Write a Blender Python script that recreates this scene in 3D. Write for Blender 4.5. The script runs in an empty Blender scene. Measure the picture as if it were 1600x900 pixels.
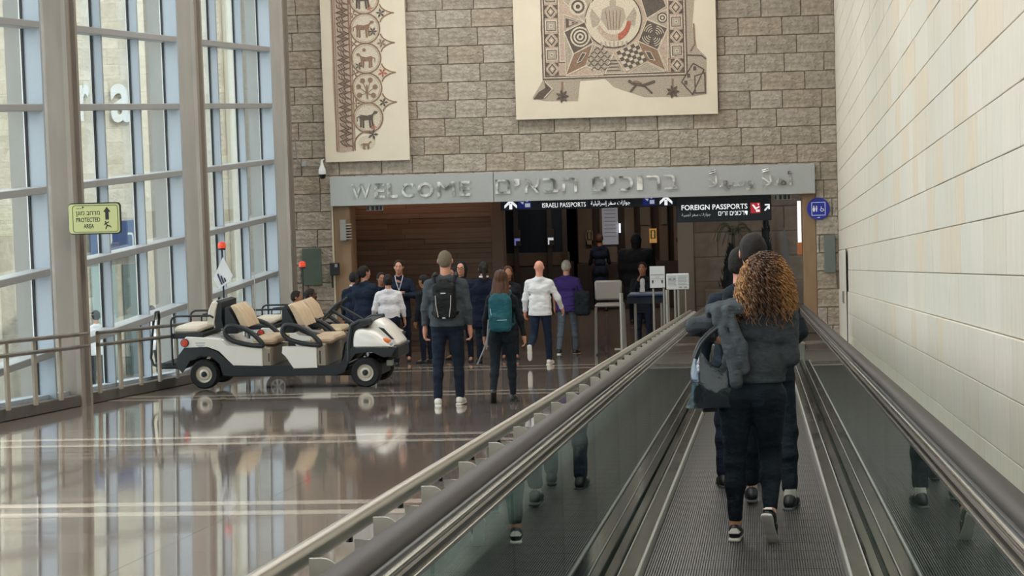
import bpy, math, random
import numpy as np
from mathutils import Vector, Matrix

# ---------------------------------------------------------------- camera
PI = math.pi
RAMP = math.tan(math.radians(3.98))          # the hall floor slopes down towards passport control
YAW, PITCH, ROLL = math.radians(6.03), math.radians(4.32), 0.031
scene = bpy.context.scene
COL = scene.collection
fwd = Vector((-math.sin(YAW)*math.cos(PITCH), math.cos(YAW)*math.cos(PITCH), -math.sin(PITCH)))
rt0 = Vector((math.cos(YAW), math.sin(YAW), 0.0))
up0 = rt0.cross(fwd)
crt = rt0*math.cos(ROLL) - up0*math.sin(ROLL)
cup = rt0*math.sin(ROLL) + up0*math.cos(ROLL)
cam_data = bpy.data.cameras.new('camera')
cam_data.sensor_width = 36.0
cam_data.lens = 3700.0/1600.0*36.0
cam_data.clip_end = 400
cam = bpy.data.objects.new('camera', cam_data)
COL.objects.link(cam)
cam.matrix_world = Matrix(((crt.x, cup.x, -fwd.x, 0.0), (crt.y, cup.y, -fwd.y, 0.0), (crt.z, cup.z, -fwd.z, 1.6), (0, 0, 0, 1)))
scene.camera = cam

# ---------------------------------------------------------------- world, sun, lamps, fill lights, exposure
world = bpy.data.worlds.new('world'); scene.world = world; world.use_nodes = True
bg = world.node_tree.nodes['Background']
bg.inputs[0].default_value = (0.87, 0.93, 1.0, 1); bg.inputs[1].default_value = 3.0
sun_d = bpy.data.lights.new('sun', 'SUN'); sun_d.energy = 2.6; sun_d.angle = 0.012; sun_d.color = (1.0, 0.95, 0.86)
sun = bpy.data.objects.new('sun', sun_d); COL.objects.link(sun)
sdir = Vector((-0.55, 0.42, -0.80)).normalized()      # direction the light travels
sun.rotation_euler = sdir.to_track_quat('-Z', 'Y').to_euler()

def area(name, loc, sx, sy, watts, col=(1, 1, 1), rot=(0, 0, 0)):
    d = bpy.data.lights.new(name, 'AREA'); d.shape = 'RECTANGLE'; d.size = sx; d.size_y = sy; d.energy = watts; d.color = col
    o = bpy.data.objects.new(name, d); o.location = loc; o.rotation_euler = rot; COL.objects.link(o); return o
for yy in (4, 14, 24, 34, 41.5):
    area('ceiling_fill', (-4.0, yy, 6.3), 7.0, 2.0, 260, (1.0, 0.97, 0.93))  # unseen area lights added to brighten the hall interior
area('hall_fill', (-4.5, 50.5, 0.35), 5.0, 0.6, 32, (1.0, 0.80, 0.62))  # unseen fill, with the next two, lifting the dark passport hall
area('hall_fill', (-3.4, 53.8, 0.35), 3.0, 0.6, 34, (1.0, 0.86, 0.74))
area('hall_fill', (-0.4, 48.0, 0.35), 2.0, 0.6, 14, (1.0, 0.88, 0.76))
area('cove_lamp', (-6.9, 47.75, 0.30), 2.8, 0.12, 15, (1.0, 0.56, 0.36), (math.radians(-12), 0, 0))
scene.view_settings.view_transform = 'Standard'
scene.view_settings.look = 'None'
scene.view_settings.gamma = 1.0
scene.view_settings.use_curve_mapping = False
scene.view_settings.exposure = 0.35

random.seed(7)
RNG = np.random.RandomState(5)

# ---------------------------------------------------------------- helpers
def ground(y):
    return -RAMP*min(y, 46.0)
def lin(h):
    h = h.lstrip('#'); out = []
    for i in (0, 2, 4):
        c = int(h[i:i+2], 16)/255.0
        out.append(c/12.92 if c <= 0.04045 else ((c+0.055)/1.055)**2.4)
    return (out[0], out[1], out[2], 1.0)
_M = {}
def mat(name, col, rough=0.5, metal=0.0, spec=0.5, noise=0.0, nscale=8.0, stretch=(1, 1, 1), bump=0.0, bscale=None, coat=0.0, emit=None, estr=0.0, bdist=0.01, col2=None, rnoise=0.0, bstretch=None, detail=4.0, bdet=4.0, sheen=0.0):
    if name in _M: return _M[name]
    m = bpy.data.materials.new(name); m.use_nodes = True; nt = m.node_tree; N = nt.nodes; L = nt.links
    b = N['Principled BSDF']
    c = lin(col) if isinstance(col, str) else col
    b.inputs['Base Color'].default_value = c
    b.inputs['Roughness'].default_value = rough; b.inputs['Metallic'].default_value = metal
    b.inputs['Specular IOR Level'].default_value = spec
    b.inputs['Coat Weight'].default_value = coat; b.inputs['Coat Roughness'].default_value = 0.08
    if sheen: b.inputs['Sheen Weight'].default_value = sheen
    tc = N.new('ShaderNodeTexCoord')
    def tex(scale, st, det=4.0):
        mp = N.new('ShaderNodeMapping'); mp.inputs['Scale'].default_value = st
        L.new(tc.outputs['Object'], mp.inputs['Vector'])
        t = N.new('ShaderNodeTexNoise'); t.inputs['Scale'].default_value = scale; t.inputs['Detail'].default_value = det
        L.new(mp.outputs[0], t.inputs['Vector']); return t
    if noise or col2:
        t = tex(nscale, stretch, detail)
        r = N.new('ShaderNodeValToRGB')
        c2 = (lin(col2) if isinstance(col2, str) else col2) if col2 else None
        if c2 is None:
            r.color_ramp.elements[0].color = tuple(v*(1-noise) for v in c[:3])+(1,)
            r.color_ramp.elements[1].color = tuple(min(1, v*(1+noise)) for v in c[:3])+(1,)
        else:
            r.color_ramp.elements[0].color = c; r.color_ramp.elements[1].color = c2
        r.color_ramp.elements[0].position = 0.36; r.color_ramp.elements[1].position = 0.64
        L.new(t.outputs['Fac'], r.inputs[0]); L.new(r.outputs[0], b.inputs['Base Color'])
        if rnoise:
            mr = N.new('ShaderNodeMapRange'); mr.inputs['To Min'].default_value = max(0, rough-rnoise); mr.inputs['To Max'].default_value = rough+rnoise
            L.new(t.outputs['Fac'], mr.inputs['Value']); L.new(mr.outputs[0], b.inputs['Roughness'])
    if bump:
        t2 = tex(bscale or nscale, bstretch or stretch, bdet)
        bp = N.new('ShaderNodeBump'); bp.inputs['Strength'].default_value = bump; bp.inputs['Distance'].default_value = bdist
        L.new(t2.outputs['Fac'], bp.inputs['Height']); L.new(bp.outputs[0], b.inputs['Normal'])
    if emit:
        b.inputs['Emission Color'].default_value = lin(emit) if isinstance(emit, str) else emit
        b.inputs['Emission Strength'].default_value = estr
    _M[name] = m; return m
def glassmat(name, tint, ior=1.5, rough=0.0):
    if name in _M: return _M[name]
    m = bpy.data.materials.new(name); m.use_nodes = True; nt = m.node_tree; N = nt.nodes; L = nt.links
    for n in list(N): N.remove(n)
    out = N.new('ShaderNodeOutputMaterial'); mx = N.new('ShaderNodeMixShader'); tr = N.new('ShaderNodeBsdfTransparent'); gl = N.new('ShaderNodeBsdfGlossy'); fr = N.new('ShaderNodeFresnel')
    tr.inputs[0].default_value = tint; gl.inputs['Roughness'].default_value = rough; gl.inputs[0].default_value = (0.9, 0.95, 0.95, 1)
    fr.inputs['IOR'].default_value = ior
    ge = N.new('ShaderNodeNewGeometry'); mr = N.new('ShaderNodeMapRange'); mr.inputs['To Min'].default_value = ior; mr.inputs['To Max'].default_value = 1.0/ior
    L.new(ge.outputs['Backfacing'], mr.inputs['Value']); L.new(mr.outputs[0], fr.inputs['IOR'])      # thin sheet: both faces reflect alike
    L.new(fr.outputs[0], mx.inputs[0]); L.new(tr.outputs[0], mx.inputs[1]); L.new(gl.outputs[0], mx.inputs[2]); L.new(mx.outputs[0], out.inputs[0])
    _M[name] = m; return m

def tag(o, label=None, cat=None, group=None, kind=None):
    if label: o['label'] = label
    if cat: o['category'] = cat
    if group: o['group'] = group
    if kind: o['kind'] = kind
    return o
def empty(name, loc, rz=0.0, label=None, cat=None, group=None, sc=1.0):
    o = bpy.data.objects.new(name, None); o.location = loc; o.rotation_euler = (0, 0, rz); o.scale = (sc, sc, sc)
    o.empty_display_size = 0.1
    COL.objects.link(o); return tag(o, label, cat, group)
def link(name, me, m=None, parent=None, smooth=False):
    o = bpy.data.objects.new(name, me); COL.objects.link(o)
    if m is not None:
        me.materials.clear(); me.materials.append(m)
    if parent is not None: o.parent = parent
    if smooth: me.shade_smooth()
    return o
def copy_tree(o, parent=None):
    c = o.copy(); COL.objects.link(c)
    if parent is not None: c.parent = parent
    for ch in list(o.children): copy_tree(ch, c)
    return c

class MB:
    """collects shapes into one mesh"""
    def __init__(s): s.v = []; s.f = []
    def add(s, vs, fs):
        b = len(s.v); s.v += [tuple(v) for v in vs]; s.f += [tuple(b+i for i in f) for f in fs]; return s
    def box(s, x0, x1, y0, y1, z0, z1, fn=None, bev=0.0):
        if bev > 0:
            b = min(bev, (x1-x0)/2.01, (y1-y0)/2.01, (z1-z0)/2.01)
            vs = []; 
            for sx in (0, 1):
                for sy in (0, 1):
                    for sz in (0, 1):
                        X = (x0, x1)[sx]; Y = (y0, y1)[sy]; Z = (z0, z1)[sz]
                        ix = b if sx == 0 else -b; iy = b if sy == 0 else -b; iz = b if sz == 0 else -b
                        vs += [(X, Y+iy, Z+iz), (X+ix, Y, Z+iz), (X+ix, Y+iy, Z)]
            def I(sx, sy, sz, k): return (sx*4+sy*2+sz)*3+k
            fs = []
            for a in (0, 1):
                q = [(a, 0, 0), (a, 1, 0), (a, 1, 1), (a, 0, 1)]; fs.append([I(*c, 0) for c in (q if a else q[::-1])])
                q = [(0, a, 0), (1, a, 0), (1, a, 1), (0, a, 1)]; fs.append([I(*c, 1) for c in (q[::-1] if a else q)])
                q = [(0, 0, a), (1, 0, a), (1, 1, a), (0, 1, a)]; fs.append([I(*c, 2) for c in (q if a else q[::-1])])
            for a in (0, 1):
                for c in (0, 1):
                    fs.append([I(a, c, 0, 0), I(a, c, 1, 0), I(a, c, 1, 1), I(a, c, 0, 1)][::(1 if a != c else -1)])
                    fs.append([I(a, 0, c, 0), I(a, 1, c, 0), I(a, 1, c, 2), I(a, 0, c, 2)][::(-1 if a != c else 1)])
                    fs.append([I(0, a, c, 1), I(1, a, c, 1), I(1, a, c, 2), I(0, a, c, 2)][::(1 if a != c else -1)])
            for sx in (0, 1):
                for sy in (0, 1):
                    for sz in (0, 1):
                        t = [I(sx, sy, sz, 0), I(sx, sy, sz, 1), I(sx, sy, sz, 2)]
                        fs.append(t if (sx+sy+sz) % 2 else t[::-1])
        else:
            vs = [(x, y, z) for x in (x0, x1) for y in (y0, y1) for z in (z0, z1)]
            fs = [(0, 1, 3, 2), (4, 6, 7, 5), (0, 4, 5, 1), (2, 3, 7, 6), (0, 2, 6, 4), (1, 5, 7, 3)]
        if fn: vs = [fn(*v) for v in vs]
        return s.add(vs, fs)
    def rbox(s, x0, x1, y0, y1, h0, h1, bev=0.0):      # box lying along the sloping floor
        return s.box(x0, x1, y0, y1, h0, h1, lambda x, y, h: (x, y, h-RAMP*y), bev)
    def tube(s, pts, r, n=8, caps=True, closed=False):
        pts = [Vector(p) for p in pts]; m = len(pts); rr = r if isinstance(r, (list, tuple)) else [r]*m
        vs = []; prev = None
        for i, p in enumerate(pts):
            if closed: d = pts[(i+1) % m]-pts[i-1]
            else: d = (pts[min(i+1, m-1)]-pts[max(i-1, 0)])
            d.normalize()
            if prev is None:
                a = Vector((0, 0, 1)) if abs(d.z) < 0.9 else Vector((1, 0, 0)); u = d.cross(a).normalized()
            else:
                u = (prev - d*prev.dot(d)); u = u.normalized() if u.length > 1e-6 else d.orthogonal().normalized()
            prev = u; w = d.cross(u)
            for k in range(n):
                t = 2*PI*k/n; vs.append(p+u*(math.cos(t)*rr[i])+w*(math.sin(t)*rr[i]))
        fs = []
        for i in range(m if closed else m-1):
            j = (i+1) % m
            for k in range(n): fs.append((i*n+k, i*n+(k+1) % n, j*n+(k+1) % n, j*n+k))
        if caps and not closed:
            fs.append(tuple(range(n))[::-1]); fs.append(tuple((m-1)*n+k for k in range(n)))
        return s.add(vs, fs)
    def lathe(s, prof, c, axis='z', n=20, a0=0, a1=2*PI):       # prof: (radius, along)
        vs = []; full = abs(a1-a0-2*PI) < 1e-6; m = n if full else n+1
        for r, h in prof:
            for k in range(m):
                t = a0+(a1-a0)*k/n; a, b = r*math.cos(t), r*math.sin(t)
                v = {'z': (a, b, h), 'y': (a, h, b), 'x': (h, a, b)}[axis]
                vs.append((c[0]+v[0], c[1]+v[1], c[2]+v[2]))
        fs = []
        for i in range(len(prof)-1):
            for k in range(n):
                k2 = (k+1) % m; fs.append((i*m+k, i*m+k2, (i+1)*m+k2, (i+1)*m+k))
        return s.add(vs, fs)
    def prism(s, poly, a, b, plane='xz', bev=0.0):    # polygon in a plane, extruded from a to b
        n = len(poly)
        def P(p, t):
            if plane == 'xz': return (p[0], t, p[1])
            if plane == 'yz': return (t, p[0], p[1])
            return (p[0], p[1], t)
        if bev > 0:
            cx = sum(p[0] for p in poly)/n; cy = sum(p[1] for p in poly)/n
            ins = []
            for p in poly:
                dx, dy = p[0]-cx, p[1]-cy; l = math.hypot(dx, dy) or 1; k = max(0, (l-bev)/l); ins.append((cx+dx*k, cy+dy*k))
            sg = 1 if b > a else -1
            rings = [(ins, a), (poly, a+sg*bev), (poly, b-sg*bev), (ins, b)]
        else: rings = [(poly, a), (poly, b)]
        vs = [P(p, t) for ring, t in rings for p in ring]; fs = []
        for i in range(len(rings)-1):
            for k in range(n): fs.append((i*n+k, i*n+(k+1) % n, (i+1)*n+(k+1) % n, (i+1)*n+k))
        fs.append(tuple(range(n))[::-1]); fs.append(tuple((len(rings)-1)*n+k for k in range(n)))
        return s.add(vs, fs)
    def xf(s, M):
        s.v = [tuple(M @ Vector(v)) for v in s.v]; return s
    def build(s, name, m, parent=None, smooth=False, fix=True):
        me = bpy.data.meshes.new(name); me.from_pydata(s.v, [], s.f); me.update()
        if fix:
            import bmesh
            bm = bmesh.new(); bm.from_mesh(me); bmesh.ops.recalc_face_normals(bm, faces=bm.faces); bm.to_mesh(me); bm.free()
        o = link(name, me, m, parent)
        if smooth: smooth_angle(me)
        return o
def smooth_angle(me, ang=0.7):
    import bmesh
    bm = bmesh.new(); bm.from_mesh(me)
    for f in bm.faces: f.smooth = True
    for e in bm.edges:
        if len(e.link_faces) == 2 and e.calc_face_angle(0) > ang: e.smooth = False
        elif len(e.link_faces) != 2: e.smooth = False
    bm.to_mesh(me); bm.free()
def curve_pts(pts, sub=3, closed=False):
    pts = [Vector(p) for p in pts]; n = len(pts); out = []
    for i in range(n if closed else n-1):
        p0, p1, p2, p3 = (pts[(i-1) % n], pts[i], pts[(i+1) % n], pts[(i+2) % n]) if closed else (pts[max(i-1, 0)], pts[i], pts[i+1], pts[min(i+2, n-1)])
        for k in range(sub):
            t = k/sub; out.append(0.5*((2*p1)+(p2-p0)*t+(2*p0-5*p1+4*p2-p3)*t*t+(3*p1-p0-3*p2+p3)*t**3))
    if not closed: out.append(pts[-1])
    return out
def struct(o): o['kind'] = 'structure'; return o

def text(name, s, rect, y, m, parent=None, ex=0.004, stretch=True, bold=0.0, normal='-y', wave=None):
    """lettering as thin geometry fitted in rect (x0,x1,z0,z1) on the plane Y=y, read from -Y"""
    c = bpy.data.curves.new(name, 'FONT'); c.body = s; c.size = 1; c.extrude = 0.05; c.offset = bold; c.resolution_u = 3
    o = bpy.data.objects.new(name, c); COL.objects.link(o)
    dg = bpy.context.evaluated_depsgraph_get(); dg.update()
    me = bpy.data.meshes.new_from_object(o.evaluated_get(dg))
    bpy.data.objects.remove(o); bpy.data.curves.remove(c)
    n = len(me.vertices); co = np.zeros(n*3); me.vertices.foreach_get('co', co); co = co.reshape(-1, 3)
    x0, x1, z0, z1 = rect; mn = co.min(0); mx = co.max(0)
    sx = (x1-x0)/(mx[0]-mn[0]); sz = (z1-z0)/(mx[1]-mn[1])
    if not stretch: sx = sz = min(sx, sz)
    out = np.zeros_like(co); out[:, 0] = x0+(co[:, 0]-mn[0])*sx; out[:, 2] = z0+(co[:, 1]-mn[1])*sz; out[:, 1] = y - (co[:, 2]+0.05)*10*ex
    me.vertices.foreach_set('co', out.ravel()); me.update()
    return link(name, me, m, parent)

# ------------------------------------------------ smooth solid bodies (signed distance + surface nets)
def sdf_mesh(prims, vox=0.01, k=0.03, wr=0.0, wf=(30, 30, 18), seed=0, cut=None):
    lo = np.array([1e9]*3); hi = -lo
    for p in prims:
        a, b = p['bb']; lo = np.minimum(lo, a); hi = np.maximum(hi, b)
    lo -= 3*vox+0.01; hi += 3*vox+0.01
    n = np.ceil((hi-lo)/vox).astype(int)+1
    D = np.full(n, 0.2, np.float32)
    ax = [(lo[i]+vox*np.arange(n[i])).astype(np.float32) for i in range(3)]
    for p in prims:
        m = max(k, 0.02)+2*vox+0.02
        i0 = np.maximum(0, np.floor((p['bb'][0]-m-lo)/vox).astype(int)); i1 = np.minimum(n, np.ceil((p['bb'][1]+m-lo)/vox).astype(int)+1)
        sl = tuple(slice(i0[i], i1[i]) for i in range(3))
        X, Y, Z = np.meshgrid(ax[0][sl[0]], ax[1][sl[1]], ax[2][sl[2]], indexing='ij')
        d = p['f'](X, Y, Z); cur = D[sl]; kk = p.get('k', k)
        if p.get('sub'):
            D[sl] = np.maximum(cur, -d)
        else:
            h = np.clip(0.5+0.5*(cur-d)/kk, 0, 1)
            D[sl] = cur*(1-h)+d*h-kk*h*(1-h)
    X, Y, Z = np.meshgrid(*ax, indexing='ij')
    if wr:
        r = np.random.RandomState(seed+11)
        for q in range(5):
            a = r.rand(3)*6.28; w = np.array(wf)*(0.5+r.rand(3)*1.3)
            D += wr/3*np.sin(X*w[0]+a[0]+2.2*np.sin(Z*w[2]*0.5+a[1]))*np.sin(Z*w[2]+Y*w[1]*0.6+a[2])
    if cut is not None: D = np.maximum(D, cut(X, Y, Z).astype(np.float32))
    return surface_nets(D, lo, vox)
def surface_nets(D, lo, vox):
    n = D.shape; S = D < 0
    corners = [(i, j, l) for i in (0, 1) for j in (0, 1) for l in (0, 1)]
    def c(A, o): return A[o[0]:n[0]-1+o[0], o[1]:n[1]-1+o[1], o[2]:n[2]-1+o[2]]
    cnt = sum(c(S, o).astype(np.int8) for o in corners); act = (cnt > 0) & (cnt < 8)
    idx = np.argwhere(act); ids = np.full(act.shape, -1, np.int64); ids[act] = np.arange(len(idx))
    acc = np.zeros((len(idx), 3)); num = np.zeros(len(idx))
    Dv = {o: D[idx[:, 0]+o[0], idx[:, 1]+o[1], idx[:, 2]+o[2]] for o in corners}
    for o in corners:
        for a in range(3):
            if o[a] == 0:
                q = list(o); q[a] = 1; q = tuple(q); d0, d1 = Dv[o], Dv[q]; m = (d0 < 0) != (d1 < 0)
                t = d0[m]/(d0[m]-d1[m]); P = np.tile(np.array(o, float), (m.sum(), 1)); P[:, a] += t; acc[m] += P; num[m] += 1
    V = lo + vox*(idx + acc/np.maximum(num, 1)[:, None])
    F = []
    for a in range(3):
        b, e = (a+1) % 3, (a+2) % 3
        s0 = [slice(None)]*3; s1 = [slice(None)]*3; s0[a] = slice(0, -1); s1[a] = slice(1, None)
        A0 = S[tuple(s0)]; A1 = S[tuple(s1)]; E = np.argwhere(A0 != A1)
        E = E[(E[:, b] > 0) & (E[:, e] > 0) & (E[:, b] < n[b]-1) & (E[:, e] < n[e]-1)]
        def g(db, de):
            q = E.copy(); q[:, b] -= db; q[:, e] -= de; return ids[q[:, 0], q[:, 1], q[:, 2]]
        Q = np.stack([g(1, 1), g(0, 1), g(0, 0), g(1, 0)], 1)
        fl = ~A0[E[:, 0], E[:, 1], E[:, 2]]; Q[fl] = Q[fl][:, ::-1]; F.append(Q)
    return V, np.concatenate(F)
def np_mesh(name, V, F, m, parent=None, smooth=True):
    me = bpy.data.meshes.new(name); nf = len(F); w = F.shape[1]
    me.vertices.add(len(V)); me.vertices.foreach_set('co', V.astype(np.float32).ravel())
    me.loops.add(nf*w); me.loops.foreach_set('vertex_index', F.astype(np.int32).ravel())
    me.polygons.add(nf); me.polygons.foreach_set('loop_start', (np.arange(nf)*w).astype(np.int32)); me.polygons.foreach_set('loop_total', np.full(nf, w, np.int32))
    me.update(calc_edges=True); me.validate()
    o = link(name, me, m, parent)
    if smooth: me.shade_smooth()
    return o
def V3(*a): return np.array(a, float)
def cap(a, b, ra, rb, sy=1.0, k=None, sub=False):
    a = np.array(a, float); b = np.array(b, float); R = max(ra, rb)
    r3 = np.array([R, R*sy, R]); bb = (np.minimum(a, b)-r3, np.maximum(a, b)+r3)
    def f(X, Y, Z):
        ay, by = a[1]/sy, b[1]/sy; d = np.array([b[0]-a[0], by-ay, b[2]-a[2]]); dd = d@d+1e-9
        px, py, pz = X-a[0], Y/sy-ay, Z-a[2]
        t = np.clip((px*d[0]+py*d[1]+pz*d[2])/dd, 0, 1)
        return ((np.sqrt((px-t*d[0])**2+(py-t*d[1])**2+(pz-t*d[2])**2)-(ra+(rb-ra)*t))*min(1, sy)).astype(np.float32)
    p = {'bb': bb, 'f': f, 'sub': sub}
    if k: p['k'] = k
    return p
def ell(c, r, rot=None, k=None, sub=False):
    c = np.array(c, float); r = np.array(r, float); R = r.max() if rot is not None else r
    bb = (c-R, c+R)
    def f(X, Y, Z):
        x, y, z = X-c[0], Y-c[1], Z-c[2]
        if rot is not None:
            M = rot; x, y, z = M[0, 0]*x+M[1, 0]*y+M[2, 0]*z, M[0, 1]*x+M[1, 1]*y+M[2, 1]*z, M[0, 2]*x+M[1, 2]*y+M[2, 2]*z
        k0 = np.sqrt((x/r[0])**2+(y/r[1])**2+(z/r[2])**2)+1e-6; k1 = np.sqrt((x/r[0]**2)**2+(y/r[1]**2)**2+(z/r[2]**2)**2)+1e-6
        return (k0*(k0-1)/k1).astype(np.float32)
    p = {'bb': bb, 'f': f, 'sub': sub}
    if k: p['k'] = k
    return p
def rbx(c, h, rr, rot=None, k=None, sub=False):
    c = np.array(c, float); h = np.array(h, float); R = np.full(3, np.linalg.norm(h)) if rot is not None else h
    bb = (c-R, c+R)
    def f(X, Y, Z):
        x, y, z = X-c[0], Y-c[1], Z-c[2]
        if rot is not None:
            M = rot; x, y, z = M[0, 0]*x+M[1, 0]*y+M[2, 0]*z, M[0, 1]*x+M[1, 1]*y+M[2, 1]*z, M[0, 2]*x+M[1, 2]*y+M[2, 2]*z
        qx, qy, qz = np.abs(x)-h[0]+rr, np.abs(y)-h[1]+rr, np.abs(z)-h[2]+rr
        return (np.sqrt(np.maximum(qx, 0)**2+np.maximum(qy, 0)**2+np.maximum(qz, 0)**2)+np.minimum(np.maximum(qx, np.maximum(qy, qz)), 0)-rr).astype(np.float32)
    p = {'bb': bb, 'f': f, 'sub': sub}
    if k: p['k'] = k
    return p
def rotm(ax, ang):
    c, s = math.cos(ang), math.sin(ang)
    return {'x': np.array([[1, 0, 0], [0, c, -s], [0, s, c]]), 'y': np.array([[c, 0, s], [0, 1, 0], [-s, 0, c]]), 'z': np.array([[c, -s, 0], [s, c, 0], [0, 0, 1]])}[ax]
# ---------------------------------------------------------------- materials
FLOOR_T = [mat('polished_granite_%d' % i, c, 0.045, 0, 0.55, noise=0.05, nscale=3, bdet=0.5, bump=0.06, bscale=2.2, bstretch=(0.5, 1.4, 1), bdist=0.004, coat=0.25) for i, c in enumerate(('#857970', '#80746b', '#8a7e75'))]
JOINT = mat('dark_joint', '#5f564f', 0.6)
INLAY = mat('pale_inlay', '#cdc2b4', 0.06, 0, 0.5, coat=0.2, noise=0.05, nscale=40)
ROUGH_ST = [mat('chiselled_stone_%d' % i, c, 0.9, 0, 0.2, noise=0.16, nscale=9, bump=1.0, bscale=15, bstretch=(1, 1, 1.3), bdist=0.045) for i, c in enumerate(('#a59b8d', '#9f9587', '#aaa093', '#a39686'))]
PALE_ST = [mat('pale_limestone_%d' % i, c, 0.75, 0, 0.25, noise=n, nscale=4.5, stretch=(1, 7, 0.7), bump=0.5, bscale=26, bstretch=(1, 2.2, 0.5), bdist=0.008) for i, (c, n) in enumerate((('#d2cabc', .04), ('#cfc7b8', .04), ('#d4ccbf', .04), ('#d3c5b1', .05), ('#d0cabd', .04)))]
MORTAR = mat('mortar', '#8d8374', 0.95)
PALE_MORTAR = mat('pale_mortar', '#b5ad9c', 0.95)
CONC = mat('cast_concrete', '#8f877e', 0.55, 0, 0.4, noise=0.07, nscale=3, stretch=(2, 2, 0.3))
CONC_D = mat('cast_concrete_recess', '#8a8078', 0.6, 0, 0.3, noise=0.06, nscale=3)
ALU = mat('blue_grey_aluminium', '#a3adb6', 0.45, 0.1, 0.4)
ALU_G = mat('grey_transom_paint', '#9b9ea0', 0.4, 0.15, 0.5)
GASK = mat('black_gasket', '#15181c', 0.5)
STEEL = mat('brushed_steel', '#b4b2ab', 0.28, 1.0, 0.5, noise=0.05, nscale=30, stretch=(1, 0.1, 1))
STEEL_D = mat('dull_steel', '#8d8a84', 0.33, 1.0, 0.5, noise=0.22, nscale=5, stretch=(3, 0.5, 1), rnoise=0.1)
CHROME = mat('bright_trim', '#dcdad4', 0.18, 1.0)
RUBBER = mat('handrail_rubber', '#2a231f', 0.5, 0, 0.22, coat=0.0)
BLACK = mat('black_plastic', '#16181b', 0.45)
CURB = mat('dark_stone_curb', '#57524e', 0.35, noise=0.1, nscale=12)
WHITE = mat('white_paint', '#dfe0de', 0.5)
CEIL = mat('white_ceiling', '#d5d2cb', 0.8)
GLASS = glassmat('clear_window_glass', (0.93, 0.962, 0.945, 1), 1.28)
GLASS_B = glassmat('balustrade_glass', (0.74, 0.86, 0.85, 1), 1.85)

YB = 45.0      # the end wall
XG = -9.1      # the curtain wall's glass
XR = 1.47      # the right-hand stone wall

# ---------------------------------------------------------------- floor
fl = MB(); fl.rbox(-9.6, 1.9, -14, 46.0, -0.30, -0.012); fl.box(-9.6, 3.5, 46.0, 64, -RAMP*46-0.3, -RAMP*46-0.012)
floor = struct(fl.build('floor', JOINT))
tm = MB(); tm.rbox(0.001, 1.299, 0.001, 0.999, -0.012, 0.0, 0.0008)
tiles = [tm.build('tile', m) for m in FLOOR_T]
for t in tiles: bpy.data.objects.remove(t)
tmesh = [bpy.data.meshes[n] for n in ('tile', 'tile.001', 'tile.002')]
for i in range(6):
    for j in range(34):
        y = 11.5+j; o = bpy.data.objects.new('floor_tile', random.choice(tmesh)); o.location = (-8.8+1.3*i, y, -RAMP*y); o.parent = floor; COL.objects.link(o)
o = MB(); o.rbox(-8.8, -1.0, -14, 11.5, -0.012, 0.0); o.rbox(-8.8, XR, 45.5, 46.0, -0.012, 0); o.box(-8.8, 3.5, 46.0, 64, -RAMP*46-0.012, -RAMP*46)
o.build('paving', FLOOR_T[0], floor)
for y in (15.75, 16.45, 22.55, 23.45, 31.1, 31.95, 39.0, 40.3):
    o = MB(); o.rbox(-8.8, -1.0, y-0.13, y+0.13, -0.004, 0.0012); o.build('inlay_stripe', INLAY, floor)

# ---------------------------------------------------------------- end wall with its opening
def stone_mesh(w, h, d, m, jag=0.006):
    """one dressed block facing -Y, bevelled front with an uneven face"""
    b = 0.010; g = 0.0025
    fr = [(g, g), (w-g, g), (w-g, h-g), (g, h-g)]
    ins = [(g+b, g+b), (w-g-b, g+b), (w-g-b, h-g-b), (g+b, h-g-b)]
    vs = [(x, 0, z) for x, z in fr] + [(x, -d*0.55, z) for x, z in fr] + [(x+random.uniform(-jag, jag), -d+random.uniform(-jag, jag), z+random.uniform(-jag, jag)) for x, z in ins] + [(w/2+random.uniform(-w/6, w/6), -d-random.uniform(0, 0.012), h/2)]
    fs = [(0, 1, 5, 4), (1, 2, 6, 5), (2, 3, 7, 6), (3, 0, 4, 7), (4, 5, 9, 8), (5, 6, 10, 9), (6, 7, 11, 10), (7, 4, 8, 11), (8, 9, 12), (9, 10, 12), (10, 11, 12), (11, 8, 12)]
    q = MB(); q.add(vs, fs); return q
wb = MB(); wb.box(-9.6, -8.17, YB, YB+0.5, -4, 6.5); wb.box(1.05, 1.9, YB, YB+0.5, -4, 6.5); wb.box(-8.17, 1.05, YB, YB+0.5, 0.1, 6.5)
wall_back = struct(wb.build('wall_back', MORTAR))
z = 1.80-0.343*17; row = 0
while z < 6.4:
    x = -9.1 - random.uniform(0, 0.5); row += 1
    while x < XR:
        w = random.choice((0.60, 0.68, 0.68, 0.74, 0.74, 0.82)); x0, x1 = max(x, -9.1), min(x+w, XR)
        if x1-x0 > 0.06:
            if z+0.17 < 0.12:            # beside the opening
                if x0 < -8.17: segs = [(x0, min(x1, -8.17))]
                elif x1 > 1.05: segs = [(max(x0, 1.05), x1)]
                else: segs = []
            else: segs = [(x0, x1)]
            for a, b in segs:
                if b-a > 0.05 and not (1.45 < z < 5.5 and -4.4 < a and b < -0.9) and not (0.9 < z < 5.8 and a > -8.2 and b < -6.65):
                    q = stone_mesh(b-a, 0.343, 0.045, None); o = q.build('stone_block', random.choice(ROUGH_ST), wall_back, fix=False); o.location = (a, YB, z)
        x += w
    z += 0.343
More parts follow.
